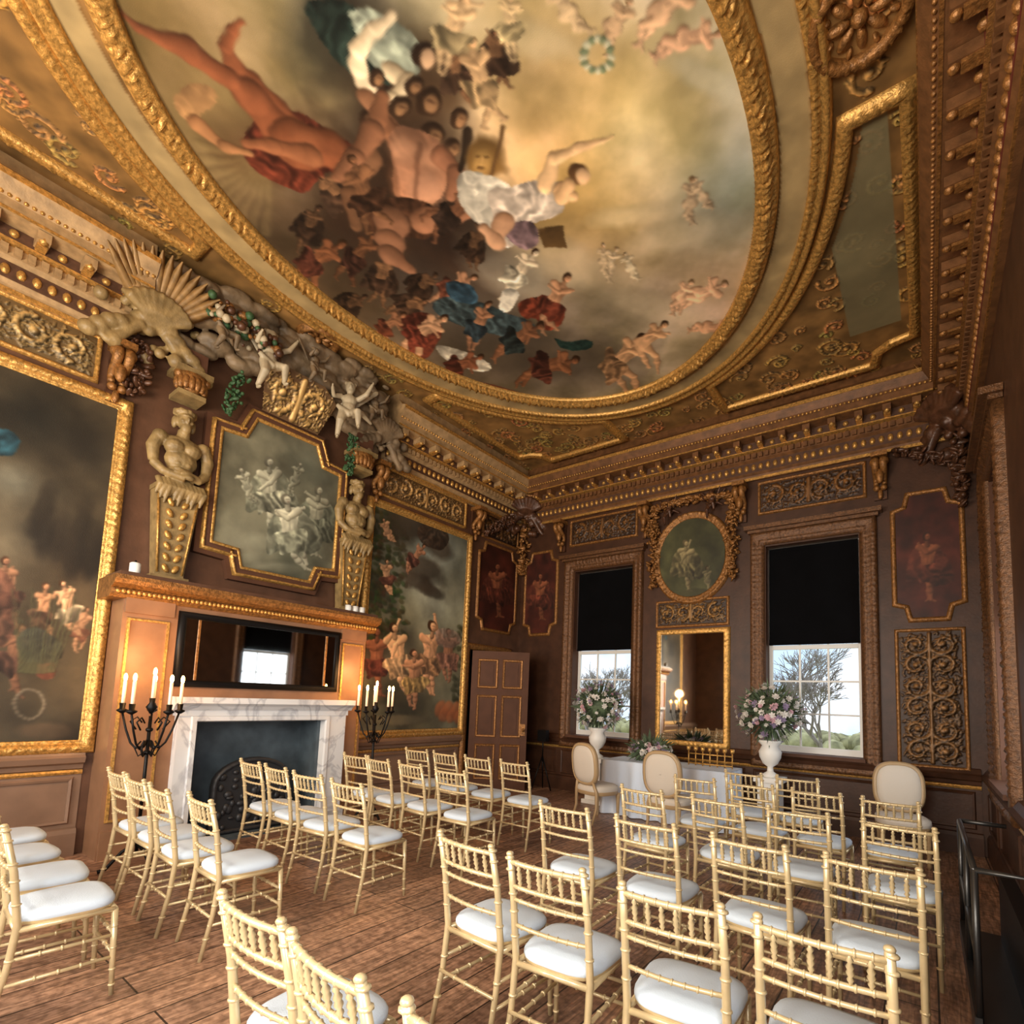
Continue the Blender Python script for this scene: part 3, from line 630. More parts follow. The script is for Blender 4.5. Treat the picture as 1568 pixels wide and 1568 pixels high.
# left big painting
e=empty('framed_painting')
p=Canvas(-8.42,-6.51,1.06,4.32,.0095,TL,(74,64,48));n=fbm(p.H,p.W,4,6)
for g in [(60,640,60,(28,28,24),.95),(20,740,40,(120,122,112),.8),(130,680,60,(34,31,26),.9),(60,800,50,(84,76,60),.7),(20,830,50,(102,96,80),.7),(130,850,50,(52,42,32),.85),(60,1000,80,(72,66,50),.85),(60,1120,60,(50,48,40),.85)]: bglow(p,*g)
p.rgb*=(.5+1.*n)[...,None]
p.poly([(-10,655),(20,660),(34,686),(10,702),(-20,690)],(30,66,84),.4)
for (u,v) in [(65,760),(90,800),(120,790),(140,830),(110,830),(70,800)]: p.ell((u,v+20),16,40,10,(40,34,27),op=.7,soft=.7,noise=.3)
fig(p,120,965,60,20,((60,120),(-80,-40)),((60,10),(-20,30)),(186,142,110),(110,70,54))
fig(p,100,935,78,-10,((60,150),(-80,-40)),((40,10),(-20,30)),(198,154,120),(150,138,116))
fig(p,60,940,78,10,((80,120),(-60,-20)),((60,30),(20,10)),(180,132,98),(78,56,44))
fig(p,10,910,95,0,((60,150),(-80,-40)),((40,10),(-20,30)),(142,102,78),(76,52,42))
fig(p,15,1010,95,20,((60,150),(-80,-40)),((60,10),(30,30)),(122,86,66),(70,48,40))
p.poly([(-30,870),(10,870),(26,920),(24,960),(0,1000),(-40,980)],(84,54,44),.4,op=.75)
p.poly([(60,1000),(88,1010),(80,1045),(54,1038)],(120,62,46),.4,op=.85)
p.poly([(20,970),(60,955),(105,1000),(80,1015),(30,1015)],(54,60,58),.4,op=.85)
for i in range(18): p.cap((30+i*3,1030),(16+i*6,900+(i%5)*16),1.5,.6,(76,82,56),op=.8)
for k in range(20):
    a=k*math.pi/10;p.cap((45+22*math.cos(a),1078+22*math.sin(a)),(45+22*math.cos(a+.32),1078+22*math.sin(a+.32)),2.6,2.6,(104,98,86),op=.85)
p.ell((70,1120),40,14,0,(104,86,68),op=.6,soft=.5)
p.finish(.85,(1,.96,.89),.35,1.0)
p.grid('canvas',ml,M_paint,e,h0=.03)
frame(ml,rect(-8.42,-6.51,1.06,4.32),gfr,M_gold,e,h=.005)
# right big painting
e=empty('framed_painting')
p=Canvas(-3.47,-1.57,1.06,4.32,.0095,TL,(116,118,104));n=fbm(p.H,p.W,4,6)
for g in [(660,830,60,(112,124,126),.9),(600,800,40,(44,44,34),.95),(690,780,30,(64,60,50),.6),(655,900,45,(162,168,160),.85),(690,900,24,(120,120,104),.7),(620,940,36,(112,110,90),.7),(575,900,34,(42,42,30),.9),(570,1000,40,(54,46,36),.85),(690,1010,30,(92,86,62),.8),(640,1100,60,(74,70,52),.95),(600,1080,40,(54,54,40),.85),(640,1020,30,(104,88,66),.8)]: bglow(p,*g)
p.rgb*=(.6+.8*n)[...,None]
for _ in range(320):
    u=random.uniform(564,625)-random.random()*12;v=random.uniform(770,980);p.ell((u,v),5,3,random.uniform(0,90),(random.randint(34,70),random.randint(42,68),30),op=.6,soft=.6)
for _ in range(80): p.ell((random.uniform(690,712),random.uniform(960,1080)),4,3,random.uniform(0,90),(58,60,36),op=.6,soft=.6)
for q in [(625,800,30,40),(652,870,30,18),(670,840,24,18),(640,890,26,12),(660,905,20,8)]: p.ell(q[:2],q[2],q[3],30,(64,54,45),op=.75,soft=.6,noise=.3)
p.poly([(635,805),(665,800),(690,822),(676,846),(655,840),(640,830)],(62,47,38),.4,op=.8)
fig(p,590,885,46,0,((60,120),(-90,-120)),((40,10),(-20,30)),(198,154,120),(100,62,50),wid=1.2)
fig(p,632,855,44,40,((60,120),(-90,-120)),((40,10),(-20,30)),(180,128,100),(92,58,50),wid=1.2)
fig(p,592,815,36,-20,((60,120),(-90,-120)),((40,10),(-20,30)),(184,142,110),wid=1.2)
fig(p,575,1015,88,0,((60,100),(-60,-100)),((20,0),(-10,10)),(146,94,70),(92,48,38))
fig(p,655,1010,96,6,((60,20),(-150,-170)),((30,10),(-20,20)),(210,158,120),(142,106,76))
fig(p,685,1005,70,0,((60,100),(-60,-100)),((20,0),(-40,10)),(164,114,88),(140,98,82))
fig(p,608,1012,96,-8,((130,150),(-60,-20)),((30,10),(-20,20)),(226,182,142),(172,144,112))
fig(p,632,1042,78,0,((60,100),(-60,-100)),((20,0),(-40,10)),(194,142,108),(170,142,90))
p.poly([(660,960),(700,965),(705,990),(670,995)],(142,118,112),.28,op=.7)
for i in range(6): p.ell((672+i*6,1085+(i%2)*10),7,12,20,(164,94,54),op=.8,soft=.4,noise=.2)
p.ell((590,1090),22,12,0,(84,86,72),soft=.4);p.ell((615,1102),40,8,0,(112,106,86),op=.7,soft=.5)
p.finish(.92,(1,.97,.9),.3,1.04)
p.grid('canvas',ml,M_paint,e,h0=.03)
frame(ml,rect(-3.47,-1.57,1.06,4.32),gfr,M_gold,e,h=.005)
# overmantel grisaille
OCT=[(-5.58,3.22),(-5.3,3.2),(-5.25,3.0),(-4.45,3.0),(-4.38,3.2),(-4.13,3.22),(-4.13,4.5),(-4.38,4.52),(-4.48,4.78),(-5.22,4.78),(-5.32,4.52),(-5.58,4.5)]
def inpoly(path):
    def g(A,B):
        ins=np.zeros(A.shape,bool);n=len(path)
        for i in range(n):
            x1,y1=path[i];x2,y2=path[(i+1)%n]
            if y1==y2:continue
            ins^=((y1>B)!=(y2>B))&(A<(x2-x1)*(B-y1)/(y2-y1)+x1)
        return ins
    return g
e=empty('overmantel_painting')
TO=rectifier(0,.1)
p=Canvas(-5.6,-4.1,2.98,4.8,.0085,TO,(118,116,96));n=fbm(p.H,p.W,5,6);p.rgb*=(.6+.75*n)[...,None]
bglow(p,400,790,45,(146,144,120),.8);bglow(p,450,860,50,(84,90,76),.7);bglow(p,370,840,40,(150,146,124),.8);bglow(p,480,720,40,(92,98,86),.8)
GR=(176,176,156)
fig(p,482,800,92,8,((60,100),(-100,-120)),((30,0),(-10,20)),(150,150,130),(112,118,102),(94,92,78),cape=(108,114,98))
fig(p,412,760,100,0,((60,150),(-40,-60)),((20,0),(-10,10)),GR,(138,140,122),(108,104,90),cape=(126,130,112))
fig(p,445,820,104,-6,((80,110),(-60,-130)),((50,10),(-10,30)),(184,182,162),(146,150,130),(108,104,90),cape=(120,124,108))
fig(p,378,745,50,-20,((60,150),(-80,-100)),((20,30),(-30,10)),(164,164,144),None,(108,104,90),1.2)
fig(p,452,735,46,20,((60,150),(-80,-100)),((20,30),(-30,10)),(156,158,138),None,(108,104,90),1.2)
for q in [(370,855,30,10),(430,870,36,8),(400,830,26,12)]: p.ell(q[:2],q[2],q[3],5,(156,156,134),op=.5,soft=.7,noise=.3)
p.finish(.7,(1,.985,.92),.35,.98,.7)
p.grid('canvas',ml,M_paint,e,mask=inpoly(OCT),h0=.1)
frame(ml,OCT,[(0,.0,0),(0,.02,0),(.02,.04,.01),(.035,.03,0)],M_gold,e,step=.015,freq=18,h=.1)
frame(ml,OCT,[(.035,.03,0),(.06,.035,0),(.085,.03,0)],M_door,e,nm='brown_bolection',step=.5,h=.1)
frame(ml,OCT,[(.085,.03,0),(.09,.045,.01),(.11,.045,.01),(.12,-.01,0)],M_gold,e,step=.015,freq=18,h=.1)
b=MB();b.sweep(OCT,[(-.02,.005,0),(-.02,.09,0),(.17,.09,0),(.17,.005,0)],ml,step=5,smooth=False);b.build('panel_backing',[M_door],parent=e)
# oval
e=empty('oval_medallion_painting');TB=rectifier(1,0.)
ov=[(3.5+.53*math.cos(t*math.pi/32),3.93+.63*math.sin(t*math.pi/32)) for t in range(64)]
p=Canvas(2.95,4.05,3.28,4.58,.0095,TB,(84,88,58));n=fbm(p.H,p.W,5,5);p.rgb*=(.6+.7*n)[...,None]
fig(p,1052,868,66,0,((110,160),(-60,-30)),((30,0),(-10,10)),(156,146,112),(126,120,88),(96,86,64),cape=(108,104,76))
fig(p,1085,890,36,0,((110,160),(-60,-30)),((30,0),(-10,10)),(132,126,96))
p.ell((1070,912),30,10,0,(64,64,42),op=.8)
p.finish(.85,(1,.96,.84),.3,.85,.7)
p.grid('canvas',mbk,M_paint,e,mask=inpoly(ov),h0=.04)
frame(mbk,ov,[(0,.0,0),(0,.03,0),(.03,.05,.015),(.05,.04,0),(.08,.07,.03),(.11,.06,.03),(.13,.0,0)],M_golddk,e,step=.015,freq=14,h=.005)
def redpanel(name,mp,T,a0,a1,b0,b1,fu,fv,fs):
    e=empty(name);cc=.12;q=.2
    path=[(a0,b0+q),(a0+cc,b0+q*.8),(a0+cc*1.3,b0),(a1-cc*1.3,b0),(a1-cc,b0+q*.8),(a1,b0+q),(a1,b1-q),(a1-cc,b1-q*.8),(a1-cc*1.3,b1),(a0+cc*1.3,b1),(a0+cc,b1-q*.8),(a0,b1-q)]
    p=Canvas(a0-.01,a1+.01,b0-.01,b1+.01,.01,T,(82,36,26));n=fbm(p.H,p.W,4,5);p.rgb*=(.5+.8*n)[...,None]
    fig(p,fu,fv,fs,0,((60,120),(-60,-140)),((20,0),(-10,10)),(130,78,54),(94,48,36),(56,32,24),cape=(84,42,32))
    p.finish(.9,(1,.93,.85),.3,.92,.7)
    p.grid('canvas',mp,M_paint,e,mask=inpoly(path),h0=.02)
    frame(mp,path,[(0,.01,0),(0,.02,0),(.02,.035,.01),(.045,.035,.01),(.06,.0,0)],M_golddk,e,step=.02,freq=18,h=.005)
redpanel('painted_panel',ml,TL,-1.2,-.2,2.85,4.4,760,905,70)
redpanel('painted_panel',mbk,TB,.16,.86,2.85,4.4,828,915,60)
redpanel('painted_panel',mbk,TB,6.2,6.84,2.78,4.35,1420,870,90)
BG=(70,50,36);GG=(150,116,70)
def carved(mp,a0,a1,b0,b1,bg=BG,col=GG,fm=M_golddk):
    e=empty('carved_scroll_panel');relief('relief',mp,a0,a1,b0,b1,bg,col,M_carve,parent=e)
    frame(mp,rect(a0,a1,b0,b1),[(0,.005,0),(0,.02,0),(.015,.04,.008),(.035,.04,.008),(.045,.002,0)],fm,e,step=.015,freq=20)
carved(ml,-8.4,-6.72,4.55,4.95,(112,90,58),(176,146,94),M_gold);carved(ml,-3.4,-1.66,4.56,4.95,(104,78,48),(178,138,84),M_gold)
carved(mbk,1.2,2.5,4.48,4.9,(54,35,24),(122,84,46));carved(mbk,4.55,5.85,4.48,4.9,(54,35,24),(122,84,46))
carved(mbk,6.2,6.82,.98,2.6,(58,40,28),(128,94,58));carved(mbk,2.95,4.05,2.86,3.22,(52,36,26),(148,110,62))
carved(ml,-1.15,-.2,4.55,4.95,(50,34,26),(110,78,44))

# ================================================================== WINDOWS
M_windfr=mat('carved_brown_gilt_surround',(104,70,42),.4,metal=.3,noise=.5,nscale=35,bump=.6,bscale=80)
def window(name,mp,a0,a1,vis=True):
    b=MB();z0,z1=WZ;d=-.2
    def bx(x0,x1,y0,y1,h0,h1,m): b.bbox(mp,x0,x1,y0,y1,h0,h1,m)
    bx(a0,a0+.06,z0,z1,d-.04,d,0);bx(a1-.06,a1,z0,z1,d-.04,d,0);bx(a0+.06,a1-.06,z0,z0+.09,d-.04,d,0);bx(a0+.06,a1-.06,z1-.07,z1,d-.04,d,0)
    bx(a0+.06,a1-.06,2.44,2.5,d-.04,d+.01,0)
    w=(a1-a0-.12)/3
    for i in(1,2): bx(a0+.06+w*i-.012,a0+.06+w*i+.012,z0+.09,z1-.07,d-.035,d-.005,0)
    for k in range(1,3):
        z=z0+.09+(2.44-z0-.09)*k/3;bx(a0+.06,a1-.06,z-.012,z+.012,d-.034,d-.006,0)
        z=2.5+(z1-.07-2.5)*k/3;bx(a0+.06,a1-.06,z-.012,z+.012,d-.034,d-.006,0)
    bx(a0-.02,a1+.02,z0-.04,z0+.005,-.2,.1,1)
    bx(a0,a0+.012,z0,z1,-.2,0.,1);bx(a1-.012,a1,z0,z1,-.2,0.,1)
    ob=b.build(name,[M_white,M_door])
    b=MB();b.bbox(mp,a0+.03,a1-.03,2.52,z1-.02,-.14,-.125,0);b.bbox(mp,a0+.03,a1-.03,2.5,2.525,-.15,-.115,0);b.build('blind',[M_blind],parent=ob)
    b=MB()
    b.sweep(rect(a0,a1,z0-.02,z1+.02),[(0,0,0),(0,.03,0),(.03,.04,.0),(.04,.05,.012),(.07,.05,.012),(.09,.04,0),(.13,.08,.02),(.17,.08,.02),(.19,.06,0),(.2,0,0)],mp,step=.014,freq=15)
    b.bbox(mp,a0-.26,a1+.26,z1+.24,z1+.30,0.005,.16,0);b.bbox(mp,a0-.22,a1+.22,z1+.2,z1+.24,0.005,.1,0)
    b.build('surround',[M_windfr],parent=ob)
window('window_1',mbk,*W1);window('window_2',mbk,*W2)
window('window_3',mr,*WR[0]);window('window_4',mr,*WR[1]);window('window_5',mfr,*W1);window('window_6',mfr,*W2)

# ================================================================== PIER MIRROR
e=empty('pier_mirror')
b=MB();b.bbox(mbk,3.02,4.02,1.04,2.7,.03,.05);b.build('glass',[M_mirror],parent=e)
frame(mbk,rect(3.02,4.02,1.04,2.7),[(0,.005,0),(0,.06,0),(.02,.07,.012),(.04,.06,0),(.07,.075,.015),(.09,.005,0)],M_gold,e,freq=16)

# ================================================================== CHIMNEY PIECE
b=MB();FX=.4;E0=.004
b.box(E0,FX,-6.38,-5.95,0,2.42,0);b.box(E0,FX,-4.12,-3.74,0,2.42,0);b.box(E0,FX,-5.95,-4.12,1.5,2.42,0)
b.box(E0,FX,-5.95,-5.7,0,1.5,0);b.box(E0,FX,-4.3,-4.12,0,1.5,0);b.box(E0,FX,-5.7,-4.3,1.26,1.5,0)
for y0,y1 in[(-6.32,-6.02),(-4.06,-3.8)]:
    b.sweep(rect(y0,y1,.35,2.2),[(0,FX,0),(0,FX+.02,0),(.02,FX+.02,0),(.025,FX,0)],ml,step=5,mat=1,smooth=False)
    b.box(FX,FX+.03,y0-.05,y1+.05,2.27,2.42,0);b.box(FX,FX+.03,y0-.05,y1+.05,0,.25,0)
b.extr([(E0,2.4),(FX+.02,2.4),(FX+.05,2.43),(FX+.05,2.48),(FX+.14,2.52),(FX+.16,2.56),(FX+.16,2.6),(E0,2.6)],ml,-6.5,-3.62,2)
for i in range(70):
    y=-6.45+i*(2.8/69);b.sph((FX+.07,y,2.455),.022,1,6,5)
b.box(E0,FX+.12,-6.46,-3.66,2.6,2.64,3)
CBR=b.build('chimney_breast',[M_tan,M_gold,M_golddk,M_wall])
b=MB();X0=FX;X1=FX+.1
b.box(X0,X1,-5.87,-5.7,0,1.3,0);b.box(X0,X1,-4.3,-4.02,0,1.3,0);b.box(X0,X1,-5.7,-4.3,1.24,1.3,0);b.box(X0,X1+.01,-5.89,-4.0,1.3,1.36,0)
b.extr([(X0,1.36),(X1+.02,1.36),(X1+.05,1.4),(X1+.1,1.43),(X1+.1,1.49),(X0,1.49)],ml,-5.93,-3.96,0)
b.box(X0,X1+.03,-5.9,-5.68,0,.14,0);b.box(X0,X1+.03,-4.32,-3.99,0,.14,0)
b.sweep([(-5.7,.0),(-4.3,.0),(-4.3,1.24),(-5.7,1.24)],[(0,X1,0),(.01,X1+.02,0),(.05,X1+.02,0),(.06,X1,0)],ml,step=5,smooth=False)
b.build('marble_fireplace',[M_marble])
M_slate=mat('blue_grey_stone',(76,88,96),.5,noise=.35,nscale=5)
b=MB();b.box(.005,.02,-5.7,-4.3,0,1.26,0);b.box(.02,FX,-5.7,-5.66,0,1.26,0);b.box(.02,FX,-4.34,-4.3,0,1.26,0);b.box(.02,FX+.12,-5.66,-4.34,0,.03,0);b.build('hearth_lining',[M_slate],parent=CBR)
arch=[(-5.45,.03),(-4.6,.03),(-4.6,.55)]+[(-5.025+.425*math.cos(t),.55+.28*math.sin(t)) for t in np.linspace(0,math.pi,14)][1:]
b=MB();b.prism(arch,ml,.12,.17);b.sweep(arch,[(-.05,.17,0),(-.04,.2,.01),(-.01,.2,.01),(0,.17,0)],ml,step=.02,freq=14)
for i in range(60):
    y=-5.025+random.uniform(-.34,.34);z=random.uniform(.1,.7);b.sph((.175,y,z),(.03,random.uniform(.02,.05),random.uniform(.02,.05)),0,7,5)
b.build('iron_fireback',[mat('cast_iron',(60,62,66),.5,metal=.5)],(.18,0,0),parent=CBR)
e=empty('overmantel_mirror')
b=MB();b.bbox(ml,-5.86,-4.2,1.66,2.28,FX+.02,FX+.03);b.build('glass',[M_mirror],parent=e)
frame(ml,rect(-5.86,-4.2,1.66,2.28),[(0,.005,0),(0,.04,0),(.02,.05,0),(.05,.05,0),(.07,.03,0),(.07,.003,0)],M_black,e,step=5,h=FX)
b=MB()
for y in(-5.74,-4.32): b.bbox(ml,y-.01,y+.01,1.66,2.28,FX+.03,FX+.04)
b.build('glass_joint',[M_golddk],parent=e)
b=MB();b.lathe([(.04,0),(.045,.02),(.045,.1),(.03,.11)],(0,0,0),14,0);b.tube([(0,0,.11),(0,0,.13)],.01,6,1);b.build('glass_votive',[M_white,M_black],(FX+.02,-6.33,2.64))
for y in(-3.95,-3.85,-4.05):
    b=MB();b.lathe([(.035,0),(.04,.01),(.04,.08)],(0,0,0),14,0);b.tube([(0,0,.08),(0,0,.1)],.005,6,1);b.build('tea_light_holder',[M_white,M_black],(FX+.03,y,2.64))

# ================================================================== CARYATIDS
def herm(name,y):
    e=empty(name,(.02,y,2.66))
    b=MB();w0,w1,z0,z1=.13,.2,.06,.95
    b.add([(0,-w0,z0),(.13,-w0,z0),(.13,w0,z0),(0,w0,z0),(0,-w1,z1),(.18,-w1,z1),(.18,w1,z1),(0,w1,z1)],[(0,1,2,3),(4,7,6,5),(1,5,6,2),(0,4,5,1),(3,2,6,7)],0)
    b.box(0,.17,-.17,.17,0,.06,0);b.box(0,.2,-.21,.21,.95,1.0,0)
    for k in range(7):
        z=.14+k*.115;w=.1+.008*k;b.sph((.15+.006*k,-w*.45,z),(.02,.03,.05),1,7,5,Matrix.Rotation(.5,3,'X'));b.sph((.15+.006*k,w*.45,z),(.02,.03,.05),1,7,5,Matrix.Rotation(-.5,3,'X'))
    for sd in(-1,1): b.tube([(.14,sd*(w0-.02),z0+.03),(.185,sd*(w1-.02),z1-.03)],.012,6,1)
    b.build('tapered_pedestal',[M_statue,M_gold],parent=e)
    b=MB()
    b.sph((.12,0,1.04),(.11,.17,.1));b.sph((.12,0,1.16),(.1,.135,.12));b.sph((.13,0,1.3),(.11,.155,.13));b.sph((.15,-.075,1.43),(.095,.1,.085));b.sph((.15,.075,1.43),(.095,.1,.085));b.sph((.11,0,1.48),(.1,.2,.09))
    for zz in(1.2,1.27,1.34):
        for sd in(-1,1): b.sph((.2,sd*.045,zz-.02),(.035,.04,.03))
    for sd in(-1,1):
        b.sph((.12,sd*.2,1.5),(.075,.075,.08));b.tube([(.12,sd*.21,1.5),(.12,sd*.255,1.38),(.13,sd*.24,1.22)],[.062,.062,.045],10);b.tube([(.13,sd*.24,1.22),(.19,sd*.16,1.13),(.25,-sd*.02,1.13+.035*sd)],[.05,.045,.032],10)
        b.sph((.26,-sd*.05,1.14+.03*sd),(.03,.05,.03))
    for k in range(11):
        a=-.2+k*.04;b.tube([(.18,a,1.06),(.22,a+.02,.98),(.19,a-.01,.88-.04*(k%3))],[.03,.035,.012],7)
    b.tube([(.11,0,1.5),(.14,0,1.64)],[.07,.055],10);b.sph((.14,0,1.75),(.085,.075,.11));b.sph((.225,0,1.735),(.028,.016,.032));b.sph((.18,0,1.66),(.045,.05,.07));b.sph((.2,0,1.785),(.03,.055,.012))
    for k in range(14):
        a=k*math.pi*2/14;b.sph((.11+.07*math.sin(a),.08*math.cos(a),1.83+.01*(k%2)),(.033,.033,.033))
    for sd in(-1,1): b.sph((.1,sd*.085,1.72),(.04,.028,.07));b.sph((.2,sd*.04,1.72),(.02,.022,.02))
    o=b.build('bearded_torso',[M_statue],parent=e);fuse(o,.009,2)
    b=MB();b.box(0,.26,-.13,.13,1.98,2.03,0);b.box(0,.3,-.17,.17,2.22,2.28,0)
    b.lathe([(.08,0),(.1,.05),(.13,.12),(.16,.19)],(.17,0,2.03),12,1)
    for k in range(8):
        a=-1.4+k*.4;b.sph((.17+.13*math.cos(a),.13*math.sin(a),2.12),(.035,.035,.08),1,7,5)
    for sd in(-1,1): b.sph((.22,sd*.13,2.2),(.05,.04,.05),1)
    b.box(0,.24,-.12,.12,2.28,2.5,2)
    b.build('capital',[M_statue,M_golddk,M_door],parent=e)
    return e
herm('caryatid_herm',-5.97);herm('caryatid_herm',-3.86)
def corbel(mp,a,z,par,mtl=M_golddk,mt2=M_dkrelief):
    b=MB();P=lambda da,zz,h:mp(a+da,z+zz,h)
    b.bbox(mp,a-.09,a+.09,z+.36,z+.42,0.01,.26,0);b.bbox(mp,a-.07,a+.07,z-.16,z+.36,0.01,.05,1)
    for s_ in(-1,1):
        pts=[P(s_*.045,.33-.3*t,.2-.12*t+.05*math.sin(t*6.28)) for t in np.linspace(0,1,12)]
        b.tube(pts,[.05*(1-.4*t) for t in np.linspace(0,1,12)],8,0)
        b.sph(P(s_*.05,.3,.19),(.06,.06,.06),0);b.sph(P(s_*.04,-.02,.1),(.04,.04,.04),0)
    b.sph(P(0,.12,.16),(.05,.05,.1),0);b.sph(P(0,-.1,.08),(.03,.03,.07),0)
    b.build('scroll_corbel',[mtl,mt2],parent=par)
for y in(-6.55,-3.5,-1.42): corbel(ml,y,4.52,WL)
for x in(1.0,2.72,4.28,6.05): corbel(mbk,x,4.52,WB)

# ================================================================== PLASTER SCULPTURE: clouds, putti, corner cartouches
b=MB()
for i in range(280):
    t=random.random();y=-6.2+2.55*t;arch=1-abs(t-.5)*2
    lo=4.98+.42*arch;z=lo+.05+(5.9-lo)*random.random();x=.1+.34*(z-5.0)*random.uniform(.6,1.);r=random.uniform(.04,.115)
    b.sph((x,y,z),(r*.9,r*1.5,r*.75),0,10,7)
CLD=b.build('plaster_cloud_relief',[M_cloud],parent=WL);fuse(CLD,.014,1)
def putto(name,loc,rotz,mt,s_=1.,lean=0.,par=None):
    b=MB()
    b.sph((0,0,.2),(.085,.095,.11));b.sph((0,0,.32),(.075,.095,.09));b.sph((.01,0,.5),(.072,.066,.08));b.tube([(0,0,.38),(0,0,.45)],.036,8);b.sph((.08,0,.49),(.018,.015,.02));b.sph((.055,0,.465),(.03,.035,.025))
    for k in range(9): b.sph((-.02+.03*math.cos(k*2.1),.055*math.cos(k*.9),.55+.02*math.sin(k*2)),.027)
    b.tube([(0,.1,.36),(.08,.2,.42),(.12,.26,.55)],[.038,.033,.022],8);b.sph((.125,.27,.575),(.02,.015,.025));b.tube([(0,-.1,.36),(.08,-.2,.3),(.18,-.22,.36)],[.038,.033,.022],8);b.sph((.2,-.22,.375),(.025,.015,.02))
    b.tube([(.02,.06,.15),(.2,.1,.1),(.16,.12,-.08)],[.068,.052,.028],8);b.tube([(.02,-.06,.15),(.12,-.1,-.03),(.02,-.12,-.2)],[.068,.052,.028],8)
    b.sph((.2,.12,-.1),(.05,.022,.02));b.sph((.05,-.12,-.22),(.05,.022,.02))
    for sd in(-1,1):
        for k in range(5): b.sph((-.1,sd*(.12+.05*k),.36+.05*k),(.018,.035,.1-.01*k),rot=Matrix.Rotation(-sd*.7,3,'X'))
    b.tube([(.05,-.15,.2),(.08,0,.1),(.02,.16,.18),(-.05,.3,.1)],[.03,.05,.04,.02],7)
    o=b.build(name,[mt],loc,(0,lean,rotz),scale=(s_,)*3,parent=par);fuse(o,.012,1);return o
putto('plaster_putto',(.42,-5.3,5.2),.1,M_putto,.95,0,WL);putto('plaster_putto',(.42,-4.25,5.1),-.5,M_putto,1.0,0,WL);putto('plaster_putto',(.46,-4.78,5.48),.3,M_cloud,.6,0,WL);putto('plaster_putto',(.4,-5.8,5.35),.5,M_cloud,.7,0,WL);putto('plaster_putto',(.4,-3.85,5.4),-.2,M_cloud,.6,0,WL)
e=empty('filigree_crest',(0,0,0),WL);trap=[(-5.2,4.92),(-4.5,4.92),(-4.4,5.3),(-4.62,5.42),(-5.08,5.42),(-5.3,5.3)]
p=Canvas(-5.3,-4.4,4.92,5.42,.009,None,(112,84,54));ornament(p,-5.25,-4.45,4.94,5.38,(202,162,98),.03);p.grid('relief',lambda a,b_,h:(h+.14+(b_-4.92)*.6,a,b_),M_carve,e,mask=inpoly(trap))
def garland(name,p0,p1,w,mt,n=60,sag=0.,fl=None,par=None,wl=None):
    b=MB();p0=Vector(p0);p1=Vector(p1)
    for i in range(n):
        t=random.random();ww=w*(.5+.9*math.sin(math.pi*min(1,t*.8+.15)));q=p0.lerp(p1,t)+Vector((random.uniform(-.4,.4)*ww,random.uniform(-1,1)*ww,-sag*math.sin(math.pi*t)+random.uniform(-.3,.3)*ww))
        if wl=='b': q.y=-abs(q.y+.0)-.02; q.x+=random.uniform(-.6,.6)*ww; q.y=max(q.y,-.16)
        R=Matrix.Rotation(random.uniform(0,3),3,'X')@Matrix.Rotation(random.uniform(0,3),3,'Y')
        b.sph(q,(w*.2,w*.36,w*.66) if i%3 else (w*.34,w*.34,w*.34),0 if (i%4 or fl is None) else 1,8,6,R)
    return b.build(name,[mt]+([fl] if fl else []),parent=par)
garland('leaf_garland',(.3,-5.5,5.15),(.2,-5.6,4.65),.06,M_green,70,par=WL);garland('leaf_garland',(.3,-4.1,5.05),(.2,-4.04,4.5),.06,M_green,70,par=WL)
def cartouche(name,loc,rotz,s_,mt,mt2,par,palm=True):
    e=empty(name,loc,par);e.rotation_euler=(0,0,rotz);e.scale=(s_,)*3
    b=MB()
    for k in range(9):
        a=math.radians(-64+k*16);b.tube([(.1,0,-.1),(.2+.05*math.cos(a),.12*math.sin(a),.05*math.cos(a)),(.26,.26*math.sin(a),.22*math.cos(a)),(.2,.32*math.sin(a),.3*math.cos(a))],[.02,.04,.055,.02],8)
    for sd in(-1,1):
        pts=[(.14,sd*(.1+.28*math.sin(t*.8)),-.15-.12*t+.08*math.cos(t*3)) for t in np.linspace(0,2.2,14)];b.tube(pts,[.06-.003*i for i in range(14)],8)
        for k in range(6): b.sph((.12+.03*random.random(),sd*(.12+.07*k),-.05-.06*k+.05*random.random()),(.07,.08,.07))
    for k in range(30): b.sph((random.uniform(0.02,.16),random.uniform(-.42,.42),random.uniform(-.4,.16)),random.uniform(.03,.08))
    o=b.build('shell_and_scrolls',[mt],parent=e);fuse(o,.014,1)
    if palm:
        b=MB()
        for k in range(15):
            a=math.radians(-56+k*8);pts=[(.14+.3*t**1.4,math.sin(a)*(.05+.52*t),.02+math.cos(a)*.48*t+.06*t) for t in np.linspace(0,1,8)]
            b.blade(pts,[.012,.03,.046,.054,.054,.046,.03,.008],(1,0,-.2),.5)
        b.build('palm_leaves',[mt2],parent=e)
    return e
cartouche('shell_cartouche',(.08,-6.34,5.26),0,1.05,M_statue,M_palm,WL)
cartouche('shell_cartouche',(.08,-3.55,5.3),0,.95,M_cloud,M_palm,WL,False)
cartouche('shell_cartouche',(.14,-.14,5.2),-math.pi/4,1.1,M_dkrelief,M_golddk,WB)
cartouche('shell_cartouche',(RW-.14,-.14,5.2),-math.pi*.75,1.2,M_dkrelief,M_golddk,WB)
garland('fruit_festoon',(.16,-.14,5.1),(.12,-.12,4.0),.1,M_golddk,110,par=WB)
garland('fruit_festoon',(.3,-.7,4.98),(.14,-1.25,4.5),.09,M_dkrelief,80,par=WL)
garland('fruit_festoon',(RW-.18,-.14,4.95),(RW-.16,-.12,4.1),.1,M_dkrelief,100,par=WB)
garland('fruit_festoon',(6.25,-.1,4.95),(6.9,-.1,4.6),.09,M_dkrelief,70,par=WB,wl='b')
